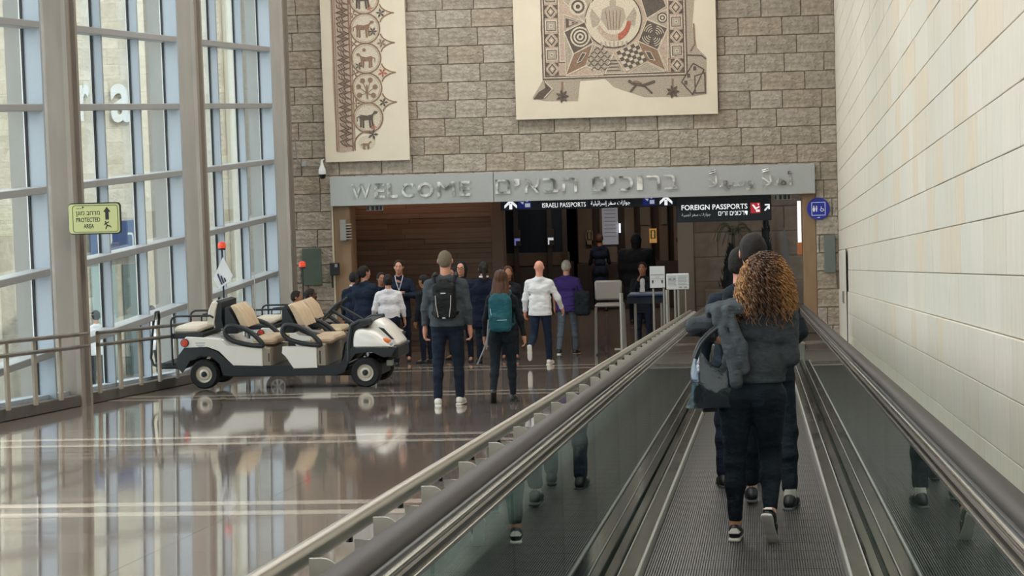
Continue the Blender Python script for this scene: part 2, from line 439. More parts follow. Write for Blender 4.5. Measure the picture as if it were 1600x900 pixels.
# pilasters of the opening, warm timber-coloured stone
WARM = mat('warm_stone_jamb', '#8d7256', 0.6, noise=0.08, nscale=6, stretch=(1, 1, 0.3))
for x0, x1, nm in ((-8.17, -7.84, 'jamb'), (0.80, 1.05, 'jamb')):
    q = MB(); q.box(x0, x1, YB-0.03, YB+0.6, -3.2, 0.1, bev=0.012); q.build('opening_jamb', WARM, wall_back)
q = MB(); q.box(-8.20, -8.165, YB-0.06, YB, -3.2, -0.15); q.build('trim_strip', mat('pale_trim', '#c9bda6', 0.5), wall_back)

# ---------------------------------------------------------------- right-hand stone wall, courses follow the ramp
wr = MB(); wr.rbox(XR+0.03, XR+0.4, -14, YB, -0.3, 0.0)
wr = MB(); wr.box(XR+0.028, XR+0.4, -14, YB+0.1, -4.5, 6.5)
wall_right = struct(wr.build('wall_right', PALE_MORTAR))
hs = [0.18, 0.42, 0.785, 1.15]+[1.15+0.365*k for k in range(1, 20)]
cand = []
for k in range(len(hs)-1):
    y = 9.5+random.uniform(0, 0.7)
    while y < YB:
        L = random.uniform(0.6, 1.25); y1 = min(y+L, YB)
        cand.append((k, y, y1)); y = y1
def seen(k, y0, y1):
    zc = hs[k]-RAMP*y1-1.6
    return zc/max(y1, 1) < 0.122-0.0 and y1 > 12.2
vis = [c for c in cand if seen(*c)]; rest = [c for c in cand if not seen(*c)]
vis.sort(key=lambda c: -(c[2]-c[1])*(hs[c[0]+1]-hs[c[0]])/c[2]**2)
far = vis[296:]; vis = vis[:296]
def slab(mb, k, y0, y1, low):
    d = 0.05 if k < 3 else 0.03
    j = random.uniform(0, 0.004)
    mb.rbox(XR+0.03-d-j, XR+0.03, y0+0.001, y1-0.001, hs[k]+0.0025, hs[k+1]-0.0025, 0.004)
def pick(k): return random.choice(PALE_ST if k >= 2 else [PALE_ST[0], PALE_ST[4], PALE_ST[1]])
for k, y0, y1 in vis:
    q = MB(); slab(q, k, y0, y1, k < 3); q.build('stone_slab', pick(k), wall_right)
q = MB()
for k, y0, y1 in far+[c for c in rest if c[1] > 8]: slab(q, k, y0, y1, k < 3)
q.rbox(XR, XR+0.03, -14, 9.3, 0, 9)
o = q.build('distant_slabs', PALE_ST[0], wall_right); o['kind'] = 'stuff'
q = MB(); q.rbox(1.33, XR, -14, YB, 0.0, 0.18, 0.008); struct(q.build('baseboard_right', mat('ledge_cream', '#ddceb4', 0.6, noise=0.03)))
# service door in the far end of that wall: leaf outline, frame joint, pull
q = MB(); q.rbox(XR-0.030, XR-0.02, 40.6, 44.2, 0.18, 1.86, 0.002)
door = struct(q.build('door_1', PALE_ST[2]))
q = MB(); q.rbox(XR-0.034, XR-0.022, 40.45, 40.60, 0.25, 1.88); q.build('door_gap', GASK, door)
q = MB(); q.tube([(XR-0.05, 41.4, 1.14-RAMP*41.4), (XR-0.05, 41.9, 1.14-RAMP*41.9), (XR-0.05, 41.9, 0.94-RAMP*41.9), (XR-0.05, 41.4, 0.94-RAMP*41.4)], 0.008, 6, closed=True); q.build('handle', STEEL_D, door)

# ---------------------------------------------------------------- ceiling, rear wall (behind the camera)
q = MB()
q.box(-9.6, 1.9, 20.6, YB+0.1, 6.5, 6.7); q.box(-9.6, 1.9, -14, 10.6, 6.5, 6.7); q.box(-9.6, -2.6, 10.6, 20.6, 6.5, 6.7); q.box(-2.6, 1.9, 13.0, 16.4, 6.5, 6.7); q.box(0.6, 1.9, 10.6, 20.6, 6.5, 6.7)  # roof openings added to let sun patches onto the floor
ceiling = struct(q.build('ceiling', CEIL))
struct(MB().box(-9.6, 1.9, -14.3, -14, -1, 6.5).build('wall_rear', CEIL))
q = MB()
for y0_, y1_ in ((10.6, 13.0), (16.4, 20.6)):
    y = y0_
    while y < y1_-0.1: q.box(-2.6, 0.6, y, y+0.18, 6.60, 6.66); y += 0.46
struct(q.build('trim_added_louvres', WHITE))  # unseen slats added to stripe the sun patches

# ---------------------------------------------------------------- curtain wall on the left
cols = [30.3-7*k for k in range(7, -1, -1)]+[37.35, 44.4]      # far faces of the columns
TZ = [-0.26+1.03*k for k in range(-4, 7)]
def column(y1):
    zb = -RAMP*y1-0.25
    prof = [(-9.6, y1-0.62), (-9.04, y1-0.62), (-9.04, y1-0.50), (-8.93, y1-0.50), (-8.93, y1-0.46), (-8.80, y1-0.46), (-8.80, y1-0.34), (-8.84, y1-0.34), (-8.84, y1-0.12), (-8.80, y1-0.12), (-8.80, y1), (-9.6, y1)]
    prof = [(-9.6, y1-0.55), (-9.07, y1-0.55), (-8.86, y1-0.50), (-8.80, y1-0.50), (-8.80, y1-0.36), (-8.85, y1-0.36), (-8.85, y1-0.10), (-8.80, y1-0.10), (-8.80, y1), (-9.6, y1)]
    q = MB(); q.prism(prof, zb, 6.5, 'xy'); return struct(q.build('column', CONC))
for i, y in enumerate(cols): column(y)
pane_cache = {}
n = 0
for i in range(len(cols)):
    ya = cols[i]+0.0 if i < len(cols)-1 else None
    if ya is None: break
    yb_ = cols[i+1]-0.55; n += 1
    win = struct(empty('window_%d' % n, (XG, ya, ground(ya))))
    W = win.matrix_basis.inverted() if False else None
    ox, oy, oz = XG, ya, ground(ya)
    fins = [cols[i+1]-5.35-0.0, cols[i+1]-3.4, cols[i+1]-1.4]
    def P(o):
        o.location = (-ox, -oy, -oz); return o
    zbot = -RAMP*yb_-0.2
    for fy in fins:
        d1 = XG+0.14 if fy < fins[2] else XG+0.235
        q = MB(); q.box(XG, d1, fy, fy+0.06, zbot, 6.5, bev=0.006); P(q.build('fin', ALU, win))
        q = MB(); q.box(XG-0.008, XG+0.018, fy-0.022, fy-0.002, zbot, 6.5); P(q.build('gasket', GASK, win))
        q = MB(); q.box(XG-0.022, XG-0.008, fy-0.035, fy-0.022, zbot, 6.5); P(q.build('glazing_bead', WHITE, win))
    for zt in TZ:
        if zt < -RAMP*yb_+0.1: continue
        y0 = ya; y1 = fins[2]+0.03
        if zt < -RAMP*ya+0.12: y0 = max(ya, -(zt-0.12)/RAMP)
        q = MB(); q.box(XG-0.02, XG+0.225, y0, y1, zt-0.045, zt+0.045, bev=0.006); P(q.build('transom', ALU_G, win))
    ys = [ya]+fins+[yb_+0.04]
    for a, b in zip(ys[:-1], ys[1:]):
        zz = [t for t in TZ if t > -RAMP*b+0.2]; zz = [None]+zz
        for t0, t1 in zip(zz[:-1], zz[1:]):
            q = MB(); a2, b2 = a+0.03, b-0.06
            if t0 is None: lo0, lo1 = -RAMP*a2+0.15, -RAMP*b2+0.15
            else: lo0 = lo1 = t0+0.04
            h = t1-0.04
            if h-lo0 < 0.04: lo0 = h-0.04
            q.add([(XG+dx, y, zz2) for dx in (-0.006, 0.006) for y, zz2 in ((a2, lo0), (b2, lo1), (b2, h), (a2, h))], [(0, 1, 2, 3), (4, 7, 6, 5), (0, 4, 5, 1), (1, 5, 6, 2), (2, 6, 7, 3), (3, 7, 4, 0)])
            P(q.build('pane', GLASS, win))
    q = MB(); q.rbox(XG-0.04, XG+0.14, ya, yb_+0.05, 0.13, 0.20); P(q.build('sill', ALU, win))
    q = MB(); q.rbox(-9.15, -8.82, ya, yb_+0.1, 0.0, 0.15, 0.01); struct(q.build('trim_%d' % (n+1), CURB))
    # guard rail in front of this bay
    if n >= 7:
        t = empty('guard_rail', (-8.72, ya, ground(ya)), 0, {7: 'grey twin-tube guard rail left of the nearest concrete column', 8: 'grey twin-tube guard rail behind the nearer golf cart', 9: 'grey twin-tube guard rail in the last glass bay behind both carts'}.get(n), 'guard rail', 'guard rails along the windows')
        def Q(o): o.location = (8.72, -ya, -ground(ya)); return o
        for h in (0.94, 0.78):
            q = MB(); ye = cols[i+1]-0.42 if h == 0.94 else cols[i+1]-0.42
            q.tube([(-8.72, ya+0.05, h-RAMP*(ya+0.05)), (-8.72, ye, h-RAMP*ye)], 0.026, 10); Q(q.build('rail', STEEL_D, t, True))
        y = ya+0.25
        while y < yb_:
            q = MB(); q.rbox(-8.79, -8.755, y-0.055, y+0.055, 0.13, 0.93, 0.004); Q(q.build('post', mat('beige_post', '#a99f90', 0.45, 0.2), t)); y += 1.05
# ---------------------------------------------------------------- moving walkway
XC = -0.125; Y0, Y1 = 2.0, 38.2
wk = empty('moving_walkway', (XC, Y0, ground(Y0)), 0, 'long moving walkway with ribbed dark belt, steel skirts and glass balustrades', 'moving walkway')
def WK(o): o.location = (-XC, -Y0, -ground(Y0)); return o
BELT = mat('belt_aluminium', '#5e5c5c', 0.42, 0.55, 0.5, noise=0.10, nscale=3)
pm = MB(); pm.rbox(-0.52, 0.52, 0.004, 0.396, -0.03, -0.006)
nr = 76
for k in range(nr):
    x = -0.517+1.034*k/nr; pm.rbox(x, x+0.0078, 0.004, 0.396, -0.006, 0.004)
po = pm.build('pallet', BELT, wk); po.location = (0, 0, 0)
y = Y0
first = True
while y < Y1-0.3:
    o = po if first else po.copy()
    if not first: COL.objects.link(o)
    o.location = (0, y-Y0, -RAMP*(y-Y0)); first = False; y += 0.4
q = MB(); q.rbox(XC-0.52, XC+0.52, Y1-0.1, Y1+1.4, -0.02, 0.006); WK(q.build('landing_plate', STEEL_D, wk))
q = MB(); q.rbox(XC-0.5, XC+0.5, Y1-0.35, Y1-0.08, -0.01, 0.012); WK(q.build('comb_plate', mat('comb_grey', '#8a857a', 0.5), wk))
for sgn, nm in ((-1, 'left'), (1, 'right')):
    def X(d): return XC+sgn*d
    def rb(q, d0, d1, y0, y1, h0, h1, bev=0): a, b = sorted((X(d0), X(d1))); q.rbox(a, b, y0, y1, h0, h1, bev); return q
    WK(rb(MB(), 0.526, 0.545, Y0, Y1+0.6, -0.02, 0.062, 0.004).build('skirt_strip', mat('pale_skirt_strip', '#c4c2bc', 0.35, 0.3), wk))
    DECK = mat('smeared_dark_steel', '#6a6866', 0.16, 0.9, 0.5, noise=0.45, nscale=3, stretch=(4, 0.6, 1), rnoise=0.12, detail=6.0)
    WK(rb(MB(), 0.545, 0.640, Y0, Y1+0.6, -0.02, 0.050, 0.004).build('skirt_deck', DECK, wk))
    WK(rb(MB(), 0.640, 0.695, Y0, Y1+0.6, -0.02, 0.070, 0.006).build('skirt_deck', DECK, wk))
    WK(rb(MB(), 0.625, 0.632, Y0, Y1+0.6, 0.045, 0.058).build('deck_bead', mat('pale_skirt_strip', '#c4c2bc', 0.35, 0.3), wk))
    y = Y0
    while y < Y1-0.2:
        ye = min(y+1.9, Y1)
        WK(rb(MB(), 0.704, 0.716, y+0.004, ye-0.004, 0.05, 0.900).build('glass_panel', GLASS_B, wk)); y = ye
    # handrail section, from the glass edge outwards
    q = MB(); rb(q, 0.690, 0.722, Y0, Y1+0.3, 0.888, 0.902, 0.002); WK(q.build('glass_edge_trim', CHROME, wk))
    q = MB(); rb(q, 0.698, 0.745, Y0, Y1+0.3, 0.902, 0.925, 0.004); WK(q.build('guide_rail', mat('bronze_guide', '#3f3531', 0.3, 0.8), wk))
    q = MB(); rb(q, 0.708, 0.735, Y0, Y1+0.3, 0.925, 0.940, 0.003); WK(q.build('guide_trim', CHROME, wk))
    q = MB(); rb(q, 0.722, 0.752, Y0, Y1+0.3, 0.938, 0.950, 0.002); WK(q.build('guide_gap', BLACK, wk))
    # rubber handrail with a rounded top
    prof = []
    for t in range(0, 181, 15): prof.append((0.780+0.046*math.cos(math.radians(t)), 0.952+0.030*math.sin(math.radians(t))))
    prof += [(0.734, 0.935), (0.826, 0.935)]
    q = MB(); vs = []
    m = len(prof); yy = [Y0, Y1+0.2]
    # straight run plus the half-round turn at the far end
    path = [(Y0, 0.0, 1.0, 0.0)]
    for yv in (Y0, Y1): vs += [(X(px_), yv, pz_-RAMP*yv) for px_, pz_ in prof]
    cz = 0.952-0.42
    for a in range(15, 196, 15):
        ar = math.radians(a)
        for px_, pz_ in prof:
            r = 0.42+(pz_-0.952); yv = Y1+r*math.sin(ar); vs.append((X(px_), yv, cz+r*math.cos(ar)-RAMP*yv))
    nring = len(vs)//m
    fs = [(i*m+k, i*m+(k+1) % m, (i+1)*m+(k+1) % m, (i+1)*m+k) for i in range(nring-1) for k in range(m)]
    q.add(vs, fs); WK(q.build('handrail', RUBBER, wk, True))
    q = MB(); pts = [(Y1-0.3, 0.06), (Y1+0.3, 0.06), (Y1+0.35, 0.3)]+[(Y1+0.36*math.sin(math.radians(a)), 0.532+0.36*math.cos(math.radians(a))) for a in range(90, -1, -15)]+[(Y1-0.3, 0.9)]
    q.prism([(p[0], p[1]-RAMP*p[0]) for p in pts], X(0.704), X(0.716), 'yz'); WK(q.build('end_glass', GLASS_B, wk))
    q = MB(); rb(q, 0.60, 0.80, Y1+0.4, Y1+0.75, 0.0, 0.36, 0.02); WK(q.build('newel_base', STEEL, wk))
# outer cladding of the left balustrade and the shelf on the wall side
q = MB(); q.rbox(-1.00, -0.955, Y0, Y1, 0.0, 0.72, 0.004); WK(q.build('outer_cladding', STEEL_D, wk))
q = MB(); q.rbox(-1.00, -0.87, Y0, Y1, 0.72, 0.735, 0.004); WK(q.build('cladding_cap', STEEL_D, wk))
q = MB(); q.rbox(0.70, 0.73, Y0, Y1, 0.0, 0.30, 0.004); WK(q.build('inner_cladding', STEEL_D, wk))

# steel tube rail carried outside the left balustrade
tr = empty('tube_rail', (-1.16, Y0, ground(Y0)), 0, 'round steel tube rail on curved plate brackets left of the walkway', 'handrail')
def TR(o): o.location = (1.16, -Y0, -ground(Y0)); return o
q = MB(); q.tube([(-1.165, Y0, 0.90-RAMP*Y0), (-1.165, 38.6, 0.90-RAMP*38.6)], 0.030, 14); TR(q.build('tube', mat('satin_steel_tube', '#a39d92', 0.3, 1.0), tr, True))
BRK = mat('bracket_plate', '#b9b6ad', 0.42, 0.35, 0.5)
bpoly = [(-1.095, 0.60), (-1.095, 0.835), (-1.15, 0.835), (-1.15, 0.862), (-1.095, 0.862), (-1.095, 0.925)]
for a in range(90, -1, -15): bpoly.append((-1.065+0.045*math.cos(math.radians(a)), 0.88+0.045*math.sin(math.radians(a))))
bpoly += [(-1.02, 0.60)]
q = MB(); q.prism([(p[0]+1.165, p[1]) for p in bpoly], -0.005, 0.005, 'xz')
bo = q.build('bracket', BRK, tr)
knob = MB(); knob.tube([(0, 0, 0.856), (0, 0, 0.874)], 0.010, 8); kb = knob.build('stub', BLACK, bo)
y = 4.6; first = True
while y < 38.4:
    if first: o = bo
    else:
        o = bo.copy(); COL.objects.link(o); o.parent = tr; c2 = kb.copy(); COL.objects.link(c2); c2.parent = o
    o.location = (-0.005, y-Y0, -RAMP*(y)+RAMP*Y0); first = False; y += 0.94
# ---------------------------------------------------------------- welcome sign over the opening
SIGN = mat('sign_sheet', '#aeb0ae', 0.42, 0.35, 0.5, noise=0.02, nscale=20)
LETT = mat('letter_steel_painted_glints', '#6b6b67', 0.28, 0.5, col2='#f6f6f2', nscale=5, rnoise=0.12)  # dark-to-white mottling paints highlights and dark reflections into the colour
LETE = mat('letter_side', '#6a6a66', 0.35, 0.9)
sg = empty('welcome_sign', (-3.57, 44.8, -0.16), 0, 'long grey metal sign with polished steel greeting in three scripts over the opening', 'sign')
def SG(o): o.location = (3.57+o.location[0], -44.8+o.location[1], 0.16+o.location[2]); return o
for x0, x1 in ((-8.18, -5.03), (-5.02, 1.045)):
    q = MB(); q.box(x0, x1, 44.8, YB+0.05, -0.155, 0.405, bev=0.006); SG(q.build('sheet_panel', SIGN, sg))
AR1 = '\uFE83\uFEEB\uFEFC'[::-1]; AR2 = '\uFEED\uFEB3\uFEEC\uFEFC'[::-1]
LY = 44.775
for nm, s, r in (('english_letters', 'WELCOME', None),):
    cx = -7.735
    for ch, x0, x1 in (('W', 550, 580), ('E', 586, 602), ('L', 606, 622), ('C', 628, 647), ('O', 653, 678), ('M', 684, 711), ('E', 718, 735)):
        a = -7.76+(x0-550)*(2.29/185.0); b = -7.76+(x1-550)*(2.29/185.0)
        SG(text('letter', ch, (a, b, -0.02, 0.262), LY, LETT, sg, 0.012, bold=0.0 if ch in 'MW' else 0.022))
heb = 'ברוכים הבאים'[::-1]
for word, x0, x1 in ((heb.split(' ')[0], -4.985, -3.43), (heb.split(' ')[1], -3.14, -1.53)):
    n = len(word); ws = [0.42 if c in 'יו' else 1.0 for c in word]; tot = sum(ws)+0.28*(n-1); u = (x1-x0)/tot; x = x0
    for c, w_ in zip(word, ws):
        wi = w_*u; z0, z1 = (0.0, 0.272)
        if c == 'י': z0 = 0.13; wi = w_*u*0.85
        o = SG(text('letter', c, (x, x+wi, z0, z1), LY, LETT, sg, 0.012))
        if c == 'ב': q = MB(); q.box(x+wi*0.62, x+wi*0.98, LY-0.0135, LY, 0.001, 0.060); SG(q.build('letter', LETT, sg))
        x += w_*u+0.28*u
SG(text('letter', AR2, (-0.95, -0.11, -0.05, 0.235), LY, LETT, sg, 0.012))
SG(text('letter', AR1, (0.05, 0.62, 0.015, 0.285), LY, LETT, sg, 0.012))
for cx in (-0.86, 0.13):
    for k in (0, 1):
        q = MB(); q.tube([(cx-0.07, LY-0.006, 0.27+k*0.035), (cx+0.05, LY-0.006, 0.30+k*0.035)], 0.010, 6); SG(q.build('letter', LETT, sg))

# ---------------------------------------------------------------- ornamental panels on the end wall
PANEL = mat('cream_plaster_panel', '#d9cdb8', 0.8, noise=0.02, nscale=3)
TS = dict(noise=0.22, nscale=55, bump=0.3, bscale=70, bdist=0.003)
TESG = mat('tesserae_grey', '#a89b8a', 0.85, **TS); TESB = mat('tesserae_brown', '#8a6f5c', 0.85, **TS); TESD = mat('tesserae_dark', '#5e544c', 0.85, **TS)
TESR = mat('tesserae_red', '#a9624e', 0.85, **TS); TESW = mat('tesserae_cream', '#c9bda8', 0.85, **TS); TESP = mat('tesserae_rose', '#b59f8e', 0.85, **TS)
class Orn:
    """flat inlay pieces laid on the panel in rising layers"""
    def __init__(s, y): s.q = {}; s.y = y; s.c = 0
    def mb(s, m): return s.q.setdefault(m.name, (MB(), m))[0]
    def poly(s, pts, m, l=1):
        s.c = (s.c+1) % 19; s.mb(m).prism(pts, s.y-0.0030*l-0.001-0.00012*s.c, s.y, 'xz')
    def rect(s, x0, x1, z0, z1, m, l=1): s.poly([(x0, z0), (x1, z0), (x1, z1), (x0, z1)], m, l)
    def disc(s, x, z, r, m, l=1, n=28, rz=None): s.poly([(x+r*math.cos(2*PI*k/n), z+(rz or r)*math.sin(2*PI*k/n)) for k in range(n)], m, l)
    def line(s, pts, w, m, l=2, closed=False):
        n = len(pts)
        for k in range(n if closed else n-1):
            a = pts[k]; b = pts[(k+1) % n]; dx, dz = b[0]-a[0], b[1]-a[1]; L = math.hypot(dx, dz) or 1; nx, nz = -dz/L*w/2, dx/L*w/2; ex, ez = dx/L*w*0.3, dz/L*w*0.3
            s.poly([(a[0]-ex+nx, a[1]-ez+nz), (a[0]-ex-nx, a[1]-ez-nz), (b[0]+ex-nx, b[1]+ez-nz), (b[0]+ex+nx, b[1]+ez+nz)], m, l)
    def arc(s, x, z, r, a0, a1, w, m, l=2, n=16): s.line([(x+r*math.cos(math.radians(a0+(a1-a0)*k/n)), z+r*math.sin(math.radians(a0+(a1-a0)*k/n))) for k in range(n+1)], w, m, l)
    def flower(s, x, z, r, m, l=3, n=5, rot=0):
        for k in range(n):
            t = rot+2*PI*k/n; s.poly([(x, z), (x+r*0.6*math.cos(t-0.35), z+r*0.6*math.sin(t-0.35)), (x+r*math.cos(t), z+r*math.sin(t)), (x+r*0.6*math.cos(t+0.35), z+r*0.6*math.sin(t+0.35))], m, l)
    def beast(s, x, z, r, m, l=3, f=1):
        P = lambda a, b: (x+f*a*r, z+b*r)
        s.poly([P(-.55, .05), P(-.45, .3), P(0, .22), P(.35, .3), P(.45, .05), P(.3, -.08), P(-.4, -.1)], m, l)
        s.poly([P(.3, .2), P(.55, .55), P(.78, .5), P(.72, .35), P(.5, .3), P(.42, .1)], m, l)
        for a, b in ((-.48, -.55), (-.3, -.6), (.2, -.6), (.38, -.5)): s.line([P(a*0.9, 0), P(a+0.03, b)], 0.13*r, m, l)
        s.line([P(-.5, .2), P(-.72, .1), P(-.7, -.15)], 0.06*r, m, l)
    def build(s, parent, off):
        for k, (q, m) in s.q.items():
            o = q.build('inlay', m, parent); o.location = off; o['kind'] = 'stuff'
# left: tall scroll with medallions
p1 = empty('scroll_panel', (-7.44, 44.84, 0.69), 0, 'tall narrow cream wall panel with brown scroll of round medallions', 'wall panel')
q = MB(); q.box(-8.255, -6.62, 44.84, 44.92, 0.69, 6.2, bev=0.006); o = q.build('board', PANEL, p1); o.location = (7.44, -44.84, -0.69)
O = Orn(44.84)
zt = 5.95; zb = 0.90
O.poly([(-8.06, zt), (-8.05, 2.9), (-8.06, 2.2), (-8.03, 1.3), (-8.02, zb-0.02), (-7.9, zb-0.03), (-7.68, zb), (-7.66, zt)], TESP, 1)
for x, w in ((-8.02, 0.025), (-7.98, 0.012), (-7.71, 0.03), (-7.665, 0.014)): O.line([(x, zb), (x, zt)], w, TESB, 2)
k = 0; z = zb+0.08
while z < zt-0.2:
    for j, (dx, m) in enumerate(((-0.05, TESD), (0.0, TESB), (0.05, TESD))):
        O.line([(-7.845+dx+0.075*math.sin(t*2.2+z*14.0), z+0.05*t) for t in (0, 1, 2, 3)], 0.018, m, 3)
    z += 0.15; k += 1
cx = -7.40; r = 0.285
for i in range(8):
    z = 1.52+0.565*i
    O.disc(cx, z, r, TESW, 1); O.arc(cx, z, r, 0, 360, 0.026, TESB, 3, 28); O.arc(cx, z, r-0.035, 0, 360, 0.010, TESP, 3, 28)
    zc = z+0.283
    O.poly([(cx+0.12, zc), (cx+0.30, zc+0.13), (cx+0.52, zc), (cx+0.30, zc-0.13)], TESW, 1)
    # scallop: two concave arcs meeting in a cusp on the right
    for sg_ in (-1, 1):
        pts = [(cx+0.30+0.26*t**1.6, zc+sg_*0.165*(1-t)**1.5) for t in np.linspace(0, 1, 9)]; O.line(pts, 0.022, TESB, 3)
    O.arc(cx+0.285, z, 0.12, -70, 70, 0.018, TESB, 3, 8) if False else None
    O.flower(cx+0.31, zc, 0.095, (TESD, TESR, TESB)[i % 3], 4, 5, i); O.flower(cx-0.22, zc, 0.09, TESB, 3, 4, i*2)
    kind = i % 4
    if kind == 0: O.beast(cx-0.02, z-0.02, 0.27, TESD, 4, 1); O.flower(cx+0.1, z-0.18, 0.06, TESR, 4)
    elif kind == 1:
        O.line([(cx, z-0.2), (cx, z+0.05)], 0.03, TESB, 4)
        for a, b in ((-0.15, -0.13), (-0.16, 0.03), (-0.08, 0.14), (0.07, 0.15), (0.16, 0.02), (0.12, -0.14)): O.disc(cx+a, z+b, 0.05, TESB, 4, 8); O.line([(cx, z-0.1), (cx+a, z+b)], 0.012, TESB, 4)
    elif kind == 2: O.beast(cx, z-0.03, 0.24, TESB, 4, -1); O.disc(cx-0.03, z+0.16, 0.035, TESB, 4, 8); O.flower(cx-0.14, z-0.14, 0.08, TESD, 4)
    else: O.beast(cx-0.03, z+0.0, 0.27, TESB, 4, 1); O.flower(cx+0.15, z-0.06, 0.09, TESD, 4, 6)
O.disc(cx-0.04, 1.05, 0.17, TESW, 1, 16, 0.13); O.arc(cx, 0.98, r, 75, 190, 0.026, TESB, 3); O.flower(cx+0.08, 1.2, 0.11, TESD, 4, 5); O.beast(cx-0.05, 1.0, 0.13, TESB, 4)
O.build(p1, (7.44, -44.84, -0.69))
# right: square geometric carpet
p2 = empty('carpet_panel', (-2.64, 44.84, 1.39), 0, 'big square cream wall panel with a framed geometric carpet, above the sign', 'wall panel')
OFF2 = (2.64, -44.84, -1.39)
q = MB(); q.box(-4.555, -0.735, 44.84, 44.92, 1.39, 5.9, bev=0.006); o = q.build('board', PANEL, p2); o.location = OFF2
O = Orn(44.84); X0, X1 = -4.02, -1.30; ZB, ZT = 2.14, 4.86
sc_ = (X1-X0)/(1265-235.0)
def U(a, b): return (X0+(a-235)*sc_, ZB+(550-b)*sc_)
O.poly([U(*p) for p in ((235, 60), (225, 200), (245, 330), (225, 380), (245, 480), (230, 560), (155, 680), (240, 705), (480, 712), (500, 570), (680, 560), (740, 620), (850, 660), (960, 700), (1300, 705), (1400, 690), (1405, 430), (1340, 360), (1310, 200), (1330, 0), (1300, -480), (230, -480))], TESG, 1)
O.rect(X0, X1, ZB, ZT, TESP, 2)
for d, w, m in ((0.0, 0.02, TESD), (0.03, 0.012, TESW), (0.05, 0.02, TESD), (0.31, 0.012, TESD), (0.33, 0.02, TESW)):
    O.line([(X0+d, ZB+d), (X1-d, ZB+d), (X1-d, ZT-d), (X0+d, ZT-d)], w, m, 3, True)
for side in (0, 1):
    xc = X0+0.18 if side == 0 else X1-0.18
    for i in range(9):
        z = ZB+0.19+0.27*i; 
        if i % 2 == 0:
            for rr, m, l in ((0.125, TESW, 4), (0.105, TESD, 5), (0.07, TESP, 6), (0.035, TESW, 7)): O.poly([(xc, z-rr), (xc+rr*0.8, z), (xc, z+rr), (xc-rr*0.8, z)], m, l)
            for a in (-1, 1):
                for b in (-1, 1): O.poly([(xc+a*0.12, z+b*0.12), (xc+a*0.12, z+b*0.03), (xc+a*0.04, z+b*0.12)], TESD, 4)
        else:
            for rr, m, l in ((0.11, TESW, 4), (0.092, TESD, 5), (0.078, TESG, 6), (0.03, TESW, 7), (0.012, TESD, 8)): O.rect(xc-rr, xc+rr, z-rr, z+rr, m, l)
mx, mz = (X0+X1)/2, U(0, 140)[1]
R0 = 200*sc_*1.02
# octagonal web of fields round the medallion
def PX(*pts): return [U(*p) for p in pts]
fields = [(PX((400, 0), (540, 150), (600, 0), (600, -160), (400, -160)), TESG), (PX((395, 90), (545, 150), (390, 220)), TESR if False else TESG), (PX((395, 215), (545, 150), (600, 300), (460, 375)), TESD), (PX((460, 375), (600, 310), (545, 460), (400, 525)), TESB),
          (PX((600, 310), (745, 375), (680, 525), (545, 460)), TESG), (PX((745, 385), (680, 525), (830, 525)), TESG), (PX((760, 370), (910, 305), (975, 440), (835, 510)), TESW), (PX((920, 300), (1060, 365), (1115, 515), (975, 440)), TESB), (PX((990, 150), (1135, 215), (1060, 365), (925, 300)), TESD),
          (PX((990, 140), (1135, 80), (1135, 215)), TESG), (PX((950, 0), (990, 140), (1130, 60), (1060, -130), (950, -160)), TESD), (PX((395, 220), (455, 375), (400, 520)), TESG), (PX((1135, 220), (1065, 370), (1130, 515)), TESP), (PX((400, 530), (545, 465), (670, 530)), TESR if False else TESP), (PX((840, 525), (975, 450), (1110, 522)), TESG)]
for pts, m in fields:
    O.poly(pts, m, 4); O.line(pts, 0.014, TESW, 6, True); 
def ring(c, rr, m1, m2, n=3):
    for i in range(n): O.disc(c[0], c[1], rr*(1-i/n), m1 if i % 2 == 0 else m2, 5+i, 20)
ring(U(500, 40), 0.17, TESW, TESD, 4); ring(U(510, 255), 0.19, TESW, TESD, 6); ring(U(1100, 140), 0.10, TESD, TESW, 4)
c = U(1030, 260)
for k in range(4):
    a = k*PI/4
    for rr in (0.05, 0.09, 0.13, 0.17): O.arc(c[0]+0.035*math.cos(a*2), c[1]+0.035*math.sin(a*2), rr, k*90+10, k*90+75, 0.013, TESW, 6, 5)
for i in range(6):
    for j in range(6):       # chequered field
        a = 772+i*0; 
        u, v = (i+0.5)/6, (j+0.5)/6; A, B, C_ = (765, 372), (150, -67), (68, 135)
        if (i+j) % 2 == 0:
            def G(u_, v_): return U(A[0]+B[0]*u_+C_[0]*v_, A[1]+B[1]*u_+C_[1]*v_)
            O.poly([G(i/6, j/6), G((i+1)/6, j/6), G((i+1)/6, (j+1)/6), G(i/6, (j+1)/6)], TESD, 7)
for i in range(7):          # plaited field
    for j in range(6):
        x, y = 570+i*24-j*0, 345+j*28
        if abs((x-643)/1.0)+abs((y-420)*0.9) < 112: O.line(PX((x-9, y-9), (x+9, y+9)) if (i+j) % 2 else PX((x-9, y+9), (x+9, y-9)), 0.014, TESD, 7)
for j in range(4): O.line(PX((745-20-j*9, 430+j*24), (745+20+j*9, 430+j*24)), 0.013, TESD, 7)
for pts in (PX((480, 440), (520, 370), (550, 372), (510, 430)), PX((970, 372), (1010, 380), (1040, 440), (1000, 430))): O.poly(pts, TESD, 7); O.line(pts, 0.012, TESW, 8, True)
for k in range(3): O.poly(PX((410+k*22, 120+k*14), (500-k*10, 152), (410+k*22, 190-k*14)), TESD if k % 2 == 0 else TESP, 6+k)
O.disc(mx, mz, R0, TESD, 5, 40); O.disc(mx, mz, R0*0.96, TESW, 6, 40)
O.poly([(mx+R0*0.62*math.cos(math.radians(a)), mz-0.02+R0*0.70*math.sin(math.radians(a))) for a in range(200, 350, 10)]+[(mx+R0*0.50*math.cos(math.radians(a)), mz+0.02+R0*0.56*math.sin(math.radians(a))) for a in range(340, 195, -10)], TESP, 8)
